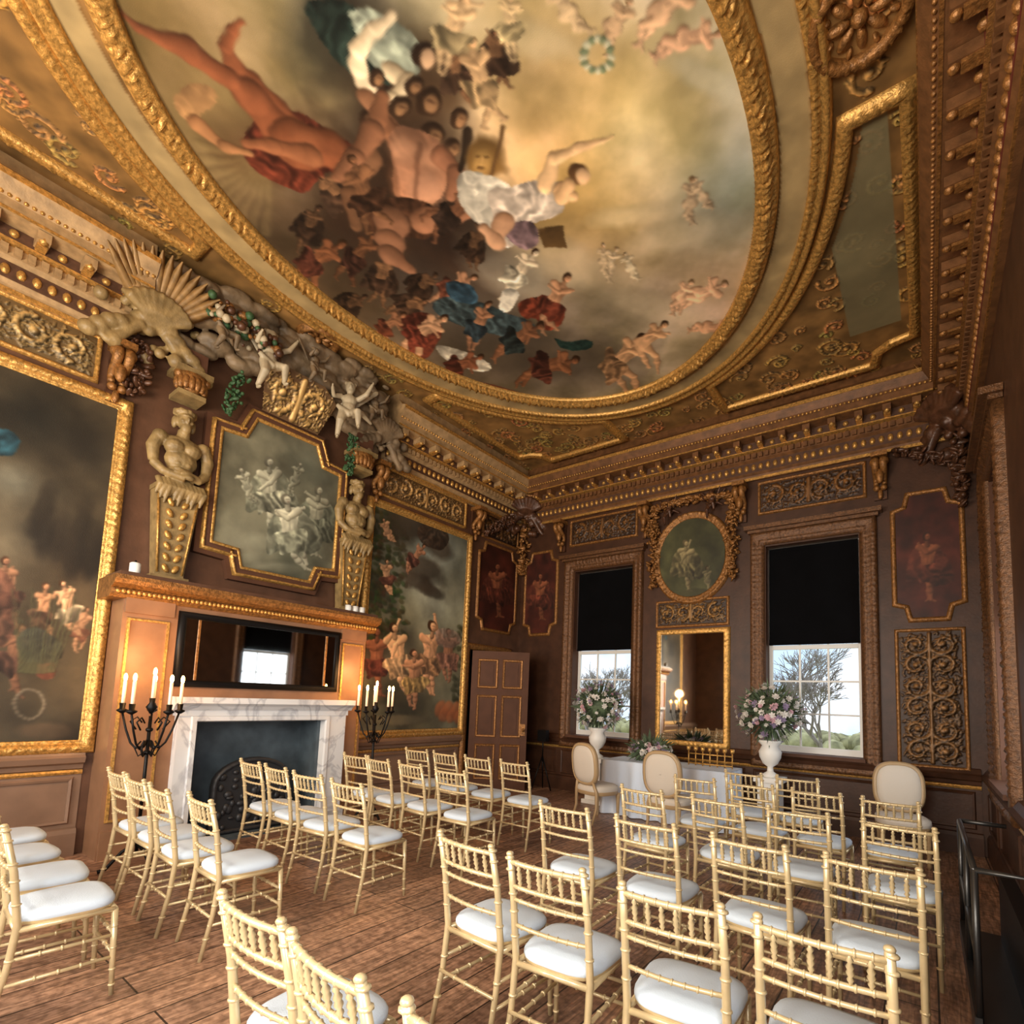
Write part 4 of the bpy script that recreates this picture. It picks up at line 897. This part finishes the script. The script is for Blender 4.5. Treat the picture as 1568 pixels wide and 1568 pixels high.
for x in(2.87,4.15): garland('fruit_festoon',(x,-.07,4.85),(x,-.06,3.5),.08,M_golddk,170,par=WB,wl='b')
garland('fruit_festoon',(2.9,-.1,4.8),(4.1,-.1,4.8),.09,M_golddk,150,sag=-.05,par=WB,wl='b')
putto('carved_putto',(3.15,-.12,4.62),-1.57,M_dkrelief,.55,0,WB);putto('carved_putto',(3.85,-.12,4.62),-1.57,M_dkrelief,.55,0,WB)
garland('fruit_festoon',(.14,-6.42,5.05),(.12,-6.42,4.5),.08,M_dkrelief,80,par=WL)
b=MB()
for k in range(130):
    q=random.random();b.sph((.3+.28*random.random(),-5.95+.75*q+random.uniform(-.06,.06),5.62-.1*q+random.uniform(-.1,.12)),random.uniform(.022,.05),k%5,8,6)
b.build('fruit_cluster',[M_dkrelief,M_golddk,M_putto,M_dkrelief,M_green],parent=WL)

# ================================================================== DOOR
e=empty('door_1',(.045,D0+.05,0))
b=MB();w=1.0;hh=2.4;t=.045
b.box(0,t,0,w,.01,hh,0)
for sd,x in((1,t),(-1,0)):
    mpd=lambda a,bb,h,x=x,sd=sd:(x+sd*h,a,bb)
    for a0,a1 in((.12,.45),(.55,.88)):
        for z0,z1 in((.2,.78),(.92,1.62),(1.76,2.25)):
            b.sweep(rect(a0,a1,z0,z1),[(-.03,.004,0),(-.02,.018,0),(0,.022,0),(.012,.0,0)],mpd,step=5,mat=1 if sd>0 else 0,smooth=False)
            b.bbox(mpd,a0+.07,a1-.07,z0+.07,z1-.07,0,.012,0)
b.sph((t+.05,.93,1.05),.03,1);b.tube([(t,.93,1.05),(t+.05,.93,1.05)],.012,8,1);b.box(t,t+.02,.88,.97,.95,1.15,1)
o=b.build('leaf',[M_door,M_golddk],parent=e);e.rotation_euler=(0,0,-math.radians(50))
b=MB();b.sweep([(D0,0),(D1,0),(D1,DH),(D0,DH)],[(0,0,0),(0,.03,0),(.03,.04,.008),(.07,.05,.008),(.1,.05,0),(.12,0,0)],ml,step=.03,freq=12);b.build('trim_8',[M_golddk])

# ================================================================== CHIAVARI CHAIRS
def chiavari():
    b=MB()
    def rod(p,q,r=.0125,rings=(),r2=None,seg=8):
        b.tube([p,q],[r,r2 or r],seg,0);p=Vector(p);q=Vector(q);d=(q-p).normalized()
        for t in rings:
            c=p.lerp(q,t);rr=r*1.0+.0045;b.tube([c-d*.006,c-d*.003,c+d*.003,c+d*.006],[r*.9,rr,rr,r*.9],seg,0)
    sx,fy,by=.185,.19,-.175
    for sd in(-1,1):
        rod((sd*.19,fy+.02,0),(sd*sx,fy,.43),.0115,(.12,.3,.55,.8),.0155)
        b.tube([(sd*.19,by-.07,0),(sd*sx,by-.02,.25),(sd*sx,by,.45),(sd*sx,by-.035,.7),(sd*.18,by-.085,.915)],[.0125,.0145,.0165,.0155,.0145],9,0)
        for z,yy in((.12,by-.045),(.3,by-.012),(.55,by-.014),(.66,by-.029),(.74,by-.044),(.85,by-.07),(.9,by-.081)):
            b.tube([(sd*sx,yy,z-.007),(sd*sx,yy,z-.003),(sd*sx,yy,z+.003),(sd*sx,yy,z+.007)],[.013,.0205,.0205,.013],9,0)
        b.sph((sd*.18,by-.087,.92),(.017,.017,.012),0,9,6)
        rod((sd*sx,by,.43),(sd*sx,fy,.43),.014)
        rod((sd*.187,by-.03,.3),(sd*.187,fy+.005,.3),.009,(.3,.5,.7));rod((sd*.188,by-.045,.19),(sd*.188,fy+.01,.19),.009,(.3,.5,.7))
    rod((-sx,fy,.43),(sx,fy,.43),.014);rod((-sx,by,.43),(sx,by,.43),.014)
    rod((-sx,fy+.01,.3),(sx,fy+.01,.3),.009,(.3,.5,.7));rod((-sx,fy+.015,.2),(sx,fy+.015,.2),.009,(.3,.5,.7));rod((-.187,by-.035,.24),(.187,by-.035,.24),.009,(.3,.5,.7))
    def rail(z,y,r,bow=.02):
        pts=[(sx*t,y-bow*(1-t*t),z) for t in np.linspace(-1,1,9)];b.tube(pts,r,8,0)
        for t in(-.75,-.5,-.25,0,.25,.5,.75):
            b.tube([(sx*t-.005,y-bow*(1-t*t),z),(sx*t,y-bow*(1-t*t),z),(sx*t+.005,y-bow*(1-t*t),z)],[r,r+.004,r],8,0)
    rail(.885,by-.078,.0115);rail(.775,by-.052,.0105);rail(.715,by-.039,.009);rail(.6,by-.02,.0095)
    for t in(-.72,-.43,-.14,.14,.43,.72):
        x=sx*t;y1=by-.078-.02*(1-t*t);y0=by-.052-.02*(1-t*t)
        P=lambda k:(x,y0+(y1-y0)*k,.775+.11*k)
        b.tube([P(0),P(.15),P(.22),P(.3),P(.42),P(.5),P(.58),P(.7),P(.78),P(.85),P(1)],[.006,.006,.011,.006,.0125,.0085,.0125,.006,.011,.006,.006],8,0)
    def se(k,w,d,cy):
        o=[]
        for i in range(28):
            a=2*math.pi*i/28;cx=math.copysign(abs(math.cos(a))**.55,math.cos(a));sy=math.copysign(abs(math.sin(a))**.55,math.sin(a))
            o.append((cx*w*k*(1+.06*sy),cy+sy*d*k))
        return o
    lay=[(.96,.435),(1.,.44),(1.01,.455),(1.03,.463),(1.03,.478),(.98,.492),(.8,.502),(.4,.507),(.05,.508)]
    vs=[];fs=[]
    for k,z in lay: vs+=[(x,y,z) for x,y in se(k,.195,.19,.012)]
    n=28
    for i in range(len(lay)-1):
        for j in range(n): fs.append((i*n+j,i*n+(j+1)%n,(i+1)*n+(j+1)%n,(i+1)*n+j))
    fs.append(tuple(range(n))[::-1]);fs.append(tuple((len(lay)-1)*n+j for j in range(n)))
    b.add(vs,fs[:n*2],0,True);b.add(vs,fs[n*2:],1,True)
    me=bpy.data.meshes.new('chiavari_chair');me.from_pydata(b.v,[],b.f);me.materials.append(M_chair);me.materials.append(M_cush)
    me.polygons.foreach_set('material_index',b.m);me.polygons.foreach_set('use_smooth',b.s);me.update();return me
cm=chiavari()
pos=[]
for y,xs in((-7.12,(1.12,1.7,2.28,2.84)),(-6.28,(1.3,1.8,2.3,2.82)),(-5.27,(1.32,1.8,2.3,2.87)),(-4.2,(1.35,1.83,2.33,2.87)),(-3.25,(1.25,1.75,2.3,2.85))):
    for x in xs: pos.append((x,y))
for y,xs in((-6.84,(4.72,5.2,5.68,6.2)),(-5.83,(4.67,5.14,5.68,6.18)),(-4.8,(4.54,5.12,5.72,6.25)),(-3.76,(4.62,5.2,5.72,6.3)),(-2.75,(4.65,5.2,5.7,6.22)),(-1.95,(4.9,5.4))):
    for x in xs: pos.append((x,y))
for x,y in pos: place(cm,'chiavari_chair',(x+random.uniform(-.015,.015),y+random.uniform(-.03,.03),0),(0,0,random.uniform(-.09,.09)))

# ================================================================== UPHOLSTERED CHAIRS
def louis():
    b=MB()
    def rr(w,h,n=32,e=.7): return [(math.copysign(abs(math.cos(2*math.pi*i/n))**e,math.cos(2*math.pi*i/n))*w,math.copysign(abs(math.sin(2*math.pi*i/n))**e,math.sin(2*math.pi*i/n))*h) for i in range(n)]
    mpb=lambda a,c_,h:(a,-.24-h-.12*(c_-.75),c_)
    o=[(a,.76+z) for a,z in rr(.22,.25)]
    for h0 in(-.03,.03):
        vs=[];fs=[];n=32;sg=1 if h0>0 else -1
        for k,hh in((1,0),(.95,.02),(.7,.035),(.3,.04),(.02,.04)): vs+=[mpb(a*k,.76+(z-.76)*k,h0*.3+sg*hh) for a,z in o]
        for i in range(4):
            for j in range(n): fs.append((i*n+j,i*n+(j+1)%n,(i+1)*n+(j+1)%n,(i+1)*n+j))
        b.add(vs,fs,1,True)
    b.sweep(o,[(-.01,-.032,0),(.005,-.04,0),(.03,-.02,0),(.03,.02,0),(.005,.04,0),(-.01,.032,0)],mpb,step=.05,mat=0)
    o=rr(.25,.24);vs=[];fs=[];n=32
    for k,z in((.96,.36),(1.,.37),(1.,.41),(1.02,.43),(1.0,.47),(.85,.49),(.4,.5),(.02,.5)): vs+=[(a*k,y*k,z) for a,y in o]
    for i in range(7):
        for j in range(n): fs.append((i*n+j,i*n+(j+1)%n,(i+1)*n+(j+1)%n,(i+1)*n+j))
    b.add(vs,fs[:n*2],0,True);b.add(vs,fs[n*2:],1,True);b.add([(a*.96,y*.96,.36) for a,y in o],[tuple(range(n))],0)
    for x in(-.2,.2):
        b.lathe([(.012,0),(.02,.04),(.018,.06),(.026,.3),(.03,.33),(.03,.38)],(x,.19,0),10,0);b.tube([(x,-.27,0),(x,-.2,.2),(x,-.2,.4),(x*.75,-.235,.55)],[.015,.02,.024,.018],8,0)
    me=bpy.data.meshes.new('upholstered_chair');me.from_pydata(b.v,[],b.f);me.materials.append(mat('cream_gilt_wood',(176,148,110),.4));me.materials.append(M_cream)
    me.polygons.foreach_set('material_index',b.m);me.polygons.foreach_set('use_smooth',b.s);me.update();return me
lm=louis()
place(lm,'upholstered_chair',(2.84,-1.66,0),(0,0,-.3));place(lm,'upholstered_chair',(3.92,-1.75,0),(0,0,-.05));place(lm,'upholstered_chair',(6.22,-.95,0),(0,0,math.pi+.15))

# ================================================================== TABLE WITH CLOTH
b=MB();x0,x1,y0,y1,zt=2.62,4.42,-1.15,-.5,.76
per=[];N=160;P_=2*((x1-x0)+(y1-y0))
for i in range(N):
    s_=P_*i/N
    if s_<x1-x0: q=(x0+s_,y0,0,-1)
    elif s_<(x1-x0)+(y1-y0): q=(x1,y0+s_-(x1-x0),1,0)
    elif s_<2*(x1-x0)+(y1-y0): q=(x1-(s_-(x1-x0)-(y1-y0)),y1,0,1)
    else: q=(x0,y1-(s_-2*(x1-x0)-(y1-y0)),-1,0)
    per.append(q)
vs=[];fs=[]
for li,(z,am) in enumerate(((zt,0),(zt-.02,.006),(.5,.02),(.25,.03),(.01,.04))):
    for i,(x,y,nx,ny) in enumerate(per):
        o_=am*(1+math.sin(i*.85)+.5*math.sin(i*.37+1));vs.append((x+nx*o_,y+ny*o_,z))
for l in range(4):
    for i in range(N): fs.append((l*N+i,l*N+(i+1)%N,(l+1)*N+(i+1)%N,(l+1)*N+i))
fs.append(tuple(range(N)));b.add(vs,fs,0,True);b.s[-1]=False
for x in(x0+.08,x1-.08):
    for y in(y0+.08,y1-.08): b.box(x-.025,x+.025,y-.025,y+.025,0,zt-.02,1)
b.build('draped_table',[M_linen,M_door])
b=MB();b.tube([(-.3,0,.03),(.3,0,.03)],.012,8,0)
for i in range(7):
    x=-.3+.1*i;b.tube([(x,0,0),(x,0,.2)],.009,8,0);b.lathe([(.02,.2),(.03,.22),(.028,.26)],(x,0,0),10,0)
b.tube([(-.3,0,.16),(.3,0,.16)],.01,8,0);b.build('gilt_table_candelabra',[M_gold],(4.05,-.72,zt))

# ================================================================== FLOWERS
FC=[mat('petal_white',(230,224,216),.7),mat('petal_pink',(210,166,174),.7),mat('petal_lilac',(154,136,166),.7),mat('foliage',(86,102,74),.7,noise=.4,nscale=20)]
def bouquet(b,c,R,n,off=0):
    for i in range(n):
        d=Vector((random.gauss(0,1),random.gauss(0,1),random.gauss(.15,.8))).normalized();p=Vector((c[0]+d.x*R[0]*random.uniform(.75,1.1),c[1]+d.y*R[1]*random.uniform(.75,1.1),c[2]+d.z*R[2]*random.uniform(.75,1.1)))
        mi=off+random.choice((0,0,0,0,1,2));r=random.uniform(.026,.052);t=d.orthogonal().normalized();s2=d.cross(t)
        for ring,(rr,lift) in enumerate(((1.,.1),(.65,.45),(.3,.7))):
            for k in range(7):
                a=2*math.pi*k/7+ring*.4;a2=a+.75;m_=(a+a2)/2
                q=[p+d*r*(lift-.15),p+(t*math.cos(a)+s2*math.sin(a))*r*rr*.8+d*r*lift,p+(t*math.cos(m_)+s2*math.sin(m_))*r*rr*1.15+d*r*(lift+.1),p+(t*math.cos(a2)+s2*math.sin(a2))*r*rr*.8+d*r*lift]
                b.add(q,[(0,1,2,3)],mi,True)
    for i in range(int(n*1.8)):
        d=Vector((random.gauss(0,1),random.gauss(0,1),random.gauss(0,.9))).normalized();p=Vector((c[0]+d.x*R[0]*.6,c[1]+d.y*R[1]*.6,c[2]+d.z*R[2]*.6));L=random.uniform(.12,.26);t=d.orthogonal().normalized()
        t=(Matrix.Rotation(random.uniform(0,6),3,d)@t)
        b.add([p,p+d*L*.5+t*.018,p+d*L,p+d*L*.5-t*.018],[(0,1,2,3)],off+3,False)
    b.sph(c,(R[0]*.6,R[1]*.6,R[2]*.6),off+3,10,8)
for x in(2.2,4.8):
    b=MB();b.box(-.17,.17,-.17,.17,0,.06,0);b.box(-.13,.13,-.13,.13,.06,.64,0);b.box(-.17,.17,-.17,.17,.64,.7,0)
    b.lathe([(.1,.7),(.1,.73),(.04,.77),(.035,.83),(.09,.87),(.13,.95),(.14,1.02),(.1,1.1),(.15,1.15),(.15,1.17),(.08,1.17)],(0,0,0),24,0)
    bouquet(b,(0,0,1.52),(.4,.34,.37),190,1);b.build('flower_urn_on_pedestal',[M_white]+FC,(x,-.6,0))
b=MB();b.lathe([(.05,0),(.08,.03),(.1,.08)],(0,0,0),14,0);bouquet(b,(0,0,.17),(.3,.16,.12),100,1);b.build('table_flower_arrangement',[M_white]+FC,(3.25,-.9,zt+.002))

# ================================================================== CANDELABRA
def candelabrum(x,y,rz):
    b=MB()
    for k in range(3):
        a=k*2*math.pi/3;b.tube([(0,0,.22),(.1*math.cos(a),.1*math.sin(a),.16),(.2*math.cos(a),.2*math.sin(a),.03),(.25*math.cos(a),.25*math.sin(a),.018)],[.015,.014,.014,.018],8,0)
    b.tube([(0,0,.15),(0,0,1.32)],.014,8,0)
    for z in(.3,.7,1.0,1.2): b.sph((0,0,z),(.03,.03,.022),0,10,7)
    for k in range(6):
        a=k*math.pi/3;b.tube([(0,0,1.02),(.06*math.cos(a),.06*math.sin(a),.97),(.09*math.cos(a),.09*math.sin(a),1.04),(.05*math.cos(a),.05*math.sin(a),1.1)],.007,6,0)
    for k in range(5):
        a=k*2*math.pi/5;R=.22
        pts=[(0,0,1.12)]+[(R*t*math.cos(a),R*t*math.sin(a),1.12-.13*math.sin(t*math.pi)+.24*t*t) for t in(.2,.4,.6,.8,1.)]
        b.tube(pts,.009,7,0);b.tube([(.1*math.cos(a),.1*math.sin(a),1.2),(.15*math.cos(a),.15*math.sin(a),1.27),(.1*math.cos(a),.1*math.sin(a),1.31),(.06*math.cos(a),.06*math.sin(a),1.26)],.007,6,0)
        cx,cy=R*math.cos(a),R*math.sin(a);b.lathe([(.012,1.34),(.04,1.36),(.042,1.37),(.02,1.38),(.024,1.43)],(cx,cy,0),12,0)
        b.tube([(cx,cy,1.4),(cx,cy,1.62)],.014,10,1);b.sph((cx,cy,1.655),(.015,.015,.038),2,8,6)
    b.lathe([(.012,1.34),(.045,1.4),(.02,1.44),(.024,1.48)],(0,0,0),12,0);b.tube([(0,0,1.46),(0,0,1.68)],.014,10,1);b.sph((0,0,1.715),(.015,.015,.038),2,8,6)
    o=b.build('floor_candelabrum',[M_black,M_wax,M_flame],(x,y,0),(0,0,rz))
    l=bpy.data.lights.new('candle_glow','POINT');l.energy=17;l.color=(1,.52,.2);l.shadow_soft_size=.1;lo=bpy.data.objects.new('candle_glow',l);COL.objects.link(lo);lo.location=(0,0,1.88);lo.parent=o
candelabrum(.88,-6.22,.3);candelabrum(.8,-3.8,.1)

# ================================================================== PLATFORM LIFT RAIL, STAND
M_steel=mat('grey_steel',(80,80,80),.35,metal=.8)
b=MB();X0,X1,Y0,Y1=6.62,6.92,-4.45,-2.9
b.box(X0,X1,Y0,Y1,.0,.06,0);b.box(X0,X0+.03,Y0,Y1,.06,.12,0);b.box(X1-.08,X1,Y0+.1,Y1-.1,.06,.5,1)
for y in(Y0+.02,(Y0+Y1)/2,Y1-.02): b.tube([(X0+.02,y,.06),(X0+.02,y,.82)],.016,8,0)
for z in(.42,.82): b.tube([(X0+.02,Y0+.02,z),(X0+.02,Y1-.02,z)],.016,8,0)
b.tube([(X0+.02,Y1-.02,.82),(X1-.02,Y1-.02,.82)],.016,8,0);b.tube([(X0+.02,Y0+.02,.82),(X1-.02,Y0+.02,.82),(X1-.02,Y0+.02,.06)],.016,8,0)
b.build('wheelchair_lift',[M_steel,M_black])
b=MB()
for k in range(3):
    a=k*2.1;b.tube([(0,0,.6),(.2*math.cos(a),.2*math.sin(a),0.012)],.012,7,0)
b.tube([(0,0,.5),(0,0,1.0)],.012,7,0);b.box(-.09,.09,-.05,.05,.85,1.05,0);b.build('speaker_stand',[M_black],(.95,-.36,0))

# ================================================================== OUTSIDE
b=MB();b.box(-20,30,.4,60,-1.3,-1.2);b.build('lawn',[mat('grass',(184,184,124),.9,noise=.3,nscale=1.)])
b=MB()
for i in range(420):
    x=random.uniform(-24,14);b.sph((x,random.uniform(20,24),random.uniform(-.55,.1)),random.uniform(.3,.6),0,7,5)
b.build('hedge',[mat('hedge_leaves',(168,162,120),.9,noise=.5,nscale=2.)])
b=MB()
def branch(p,d,L,r,n):
    q=p+d*L;mid=p+d*L*.5+Vector((random.uniform(-1,1),random.uniform(-1,1),random.uniform(-1,1)))*L*.07
    b.tube([p,mid,q],[r,r*.85,r*.7],5,0)
    if n==0:return
    for _ in range(3 if n>1 else 5):
        nd=(d+Vector((random.uniform(-1,1),random.uniform(-.6,.6),random.uniform(-.45,.7)))*.8).normalized();branch(p.lerp(q,random.uniform(.55,1)),nd,L*random.uniform(.62,.82),max(.008,r*.55),n-1)
branch(Vector((4.4,8,-1.19)),Vector((-.1,0,1)),1.7,.1,6);branch(Vector((-3.6,9,-1.19)),Vector((.1,0,1)),1.7,.1,6);branch(Vector((1.8,13,-1.19)),Vector((.1,0,1)),2.2,.13,5)
b.build('bare_tree',[mat('bark',(158,146,138),.9)])
w=bpy.data.worlds.new('world');scene.world=w;w.use_nodes=True;nt=w.node_tree;bg=nt.nodes['Background']
tc=nt.nodes.new('ShaderNodeTexCoord');n=nt.nodes.new('ShaderNodeTexNoise');n.inputs['Scale'].default_value=5;n.inputs['Detail'].default_value=6
r=nt.nodes.new('ShaderNodeValToRGB');r.color_ramp.elements[0].position=.4;r.color_ramp.elements[0].color=(*lin((190,216,240)),1);r.color_ramp.elements[1].position=.6;r.color_ramp.elements[1].color=(*lin((240,244,250)),1)
nt.links.new(tc.outputs['Generated'],n.inputs['Vector']);nt.links.new(n.outputs['Fac'],r.inputs['Fac']);nt.links.new(r.outputs['Color'],bg.inputs['Color']);bg.inputs['Strength'].default_value=1.4

# ================================================================== LIGHTS
def area(name,loc,target,sx,sy,en,col):
    l=bpy.data.lights.new(name,'AREA');l.shape='RECTANGLE';l.size=sx;l.size_y=sy;l.energy=en;l.color=col
    o=bpy.data.objects.new(name,l);COL.objects.link(o);o.location=loc;o.rotation_euler=(Vector(target)-Vector(loc)).to_track_quat('-Z','Y').to_euler();return o
for x in(sum(W1)/2,sum(W2)/2): area('window_fill',(x,-RL-.05,2.0),(x,-4,1.6),1.15,2.0,115,(1,.93,.84))  # fill lamps added behind the camera, at the unseen rear-wall openings
area('window_fill',(RW+.05,-8.3,2.0),(3,-7.5,1.2),1.15,2.0,66,(.94,.96,1))  # added fill lamp at an unseen right-wall opening behind the camera
area('window_fill',(RW+.42,-1.8,1.8),(3,-1.8,1.8),1.5,1.9,30,(.88,.93,1))
area('cove_light',(.3,-8.2,5.82),(1.6,-8.2,6.6),.1,3.0,20,(1,.72,.42))
area('cove_light',(RW-.55,-6.5,5.5),(3,-6.5,6.6),.1,4.5,16,(1,.8,.55))
area('rear_fill_light',(3.0,-9.3,3.0),(3.4,-3.6,5.8),2.6,1.2,205,(1,.87,.7))  # soft fill panel added behind the camera, aimed up at the ceiling
area('rear_fill_light',(5.9,-9.2,2.6),(2.8,-2.5,.2),1.6,1.2,95,(1,.89,.74))  # second added fill panel, unseen, aimed low across the room
scene.view_settings.view_transform='Standard';scene.view_settings.look='None';scene.view_settings.exposure=.12
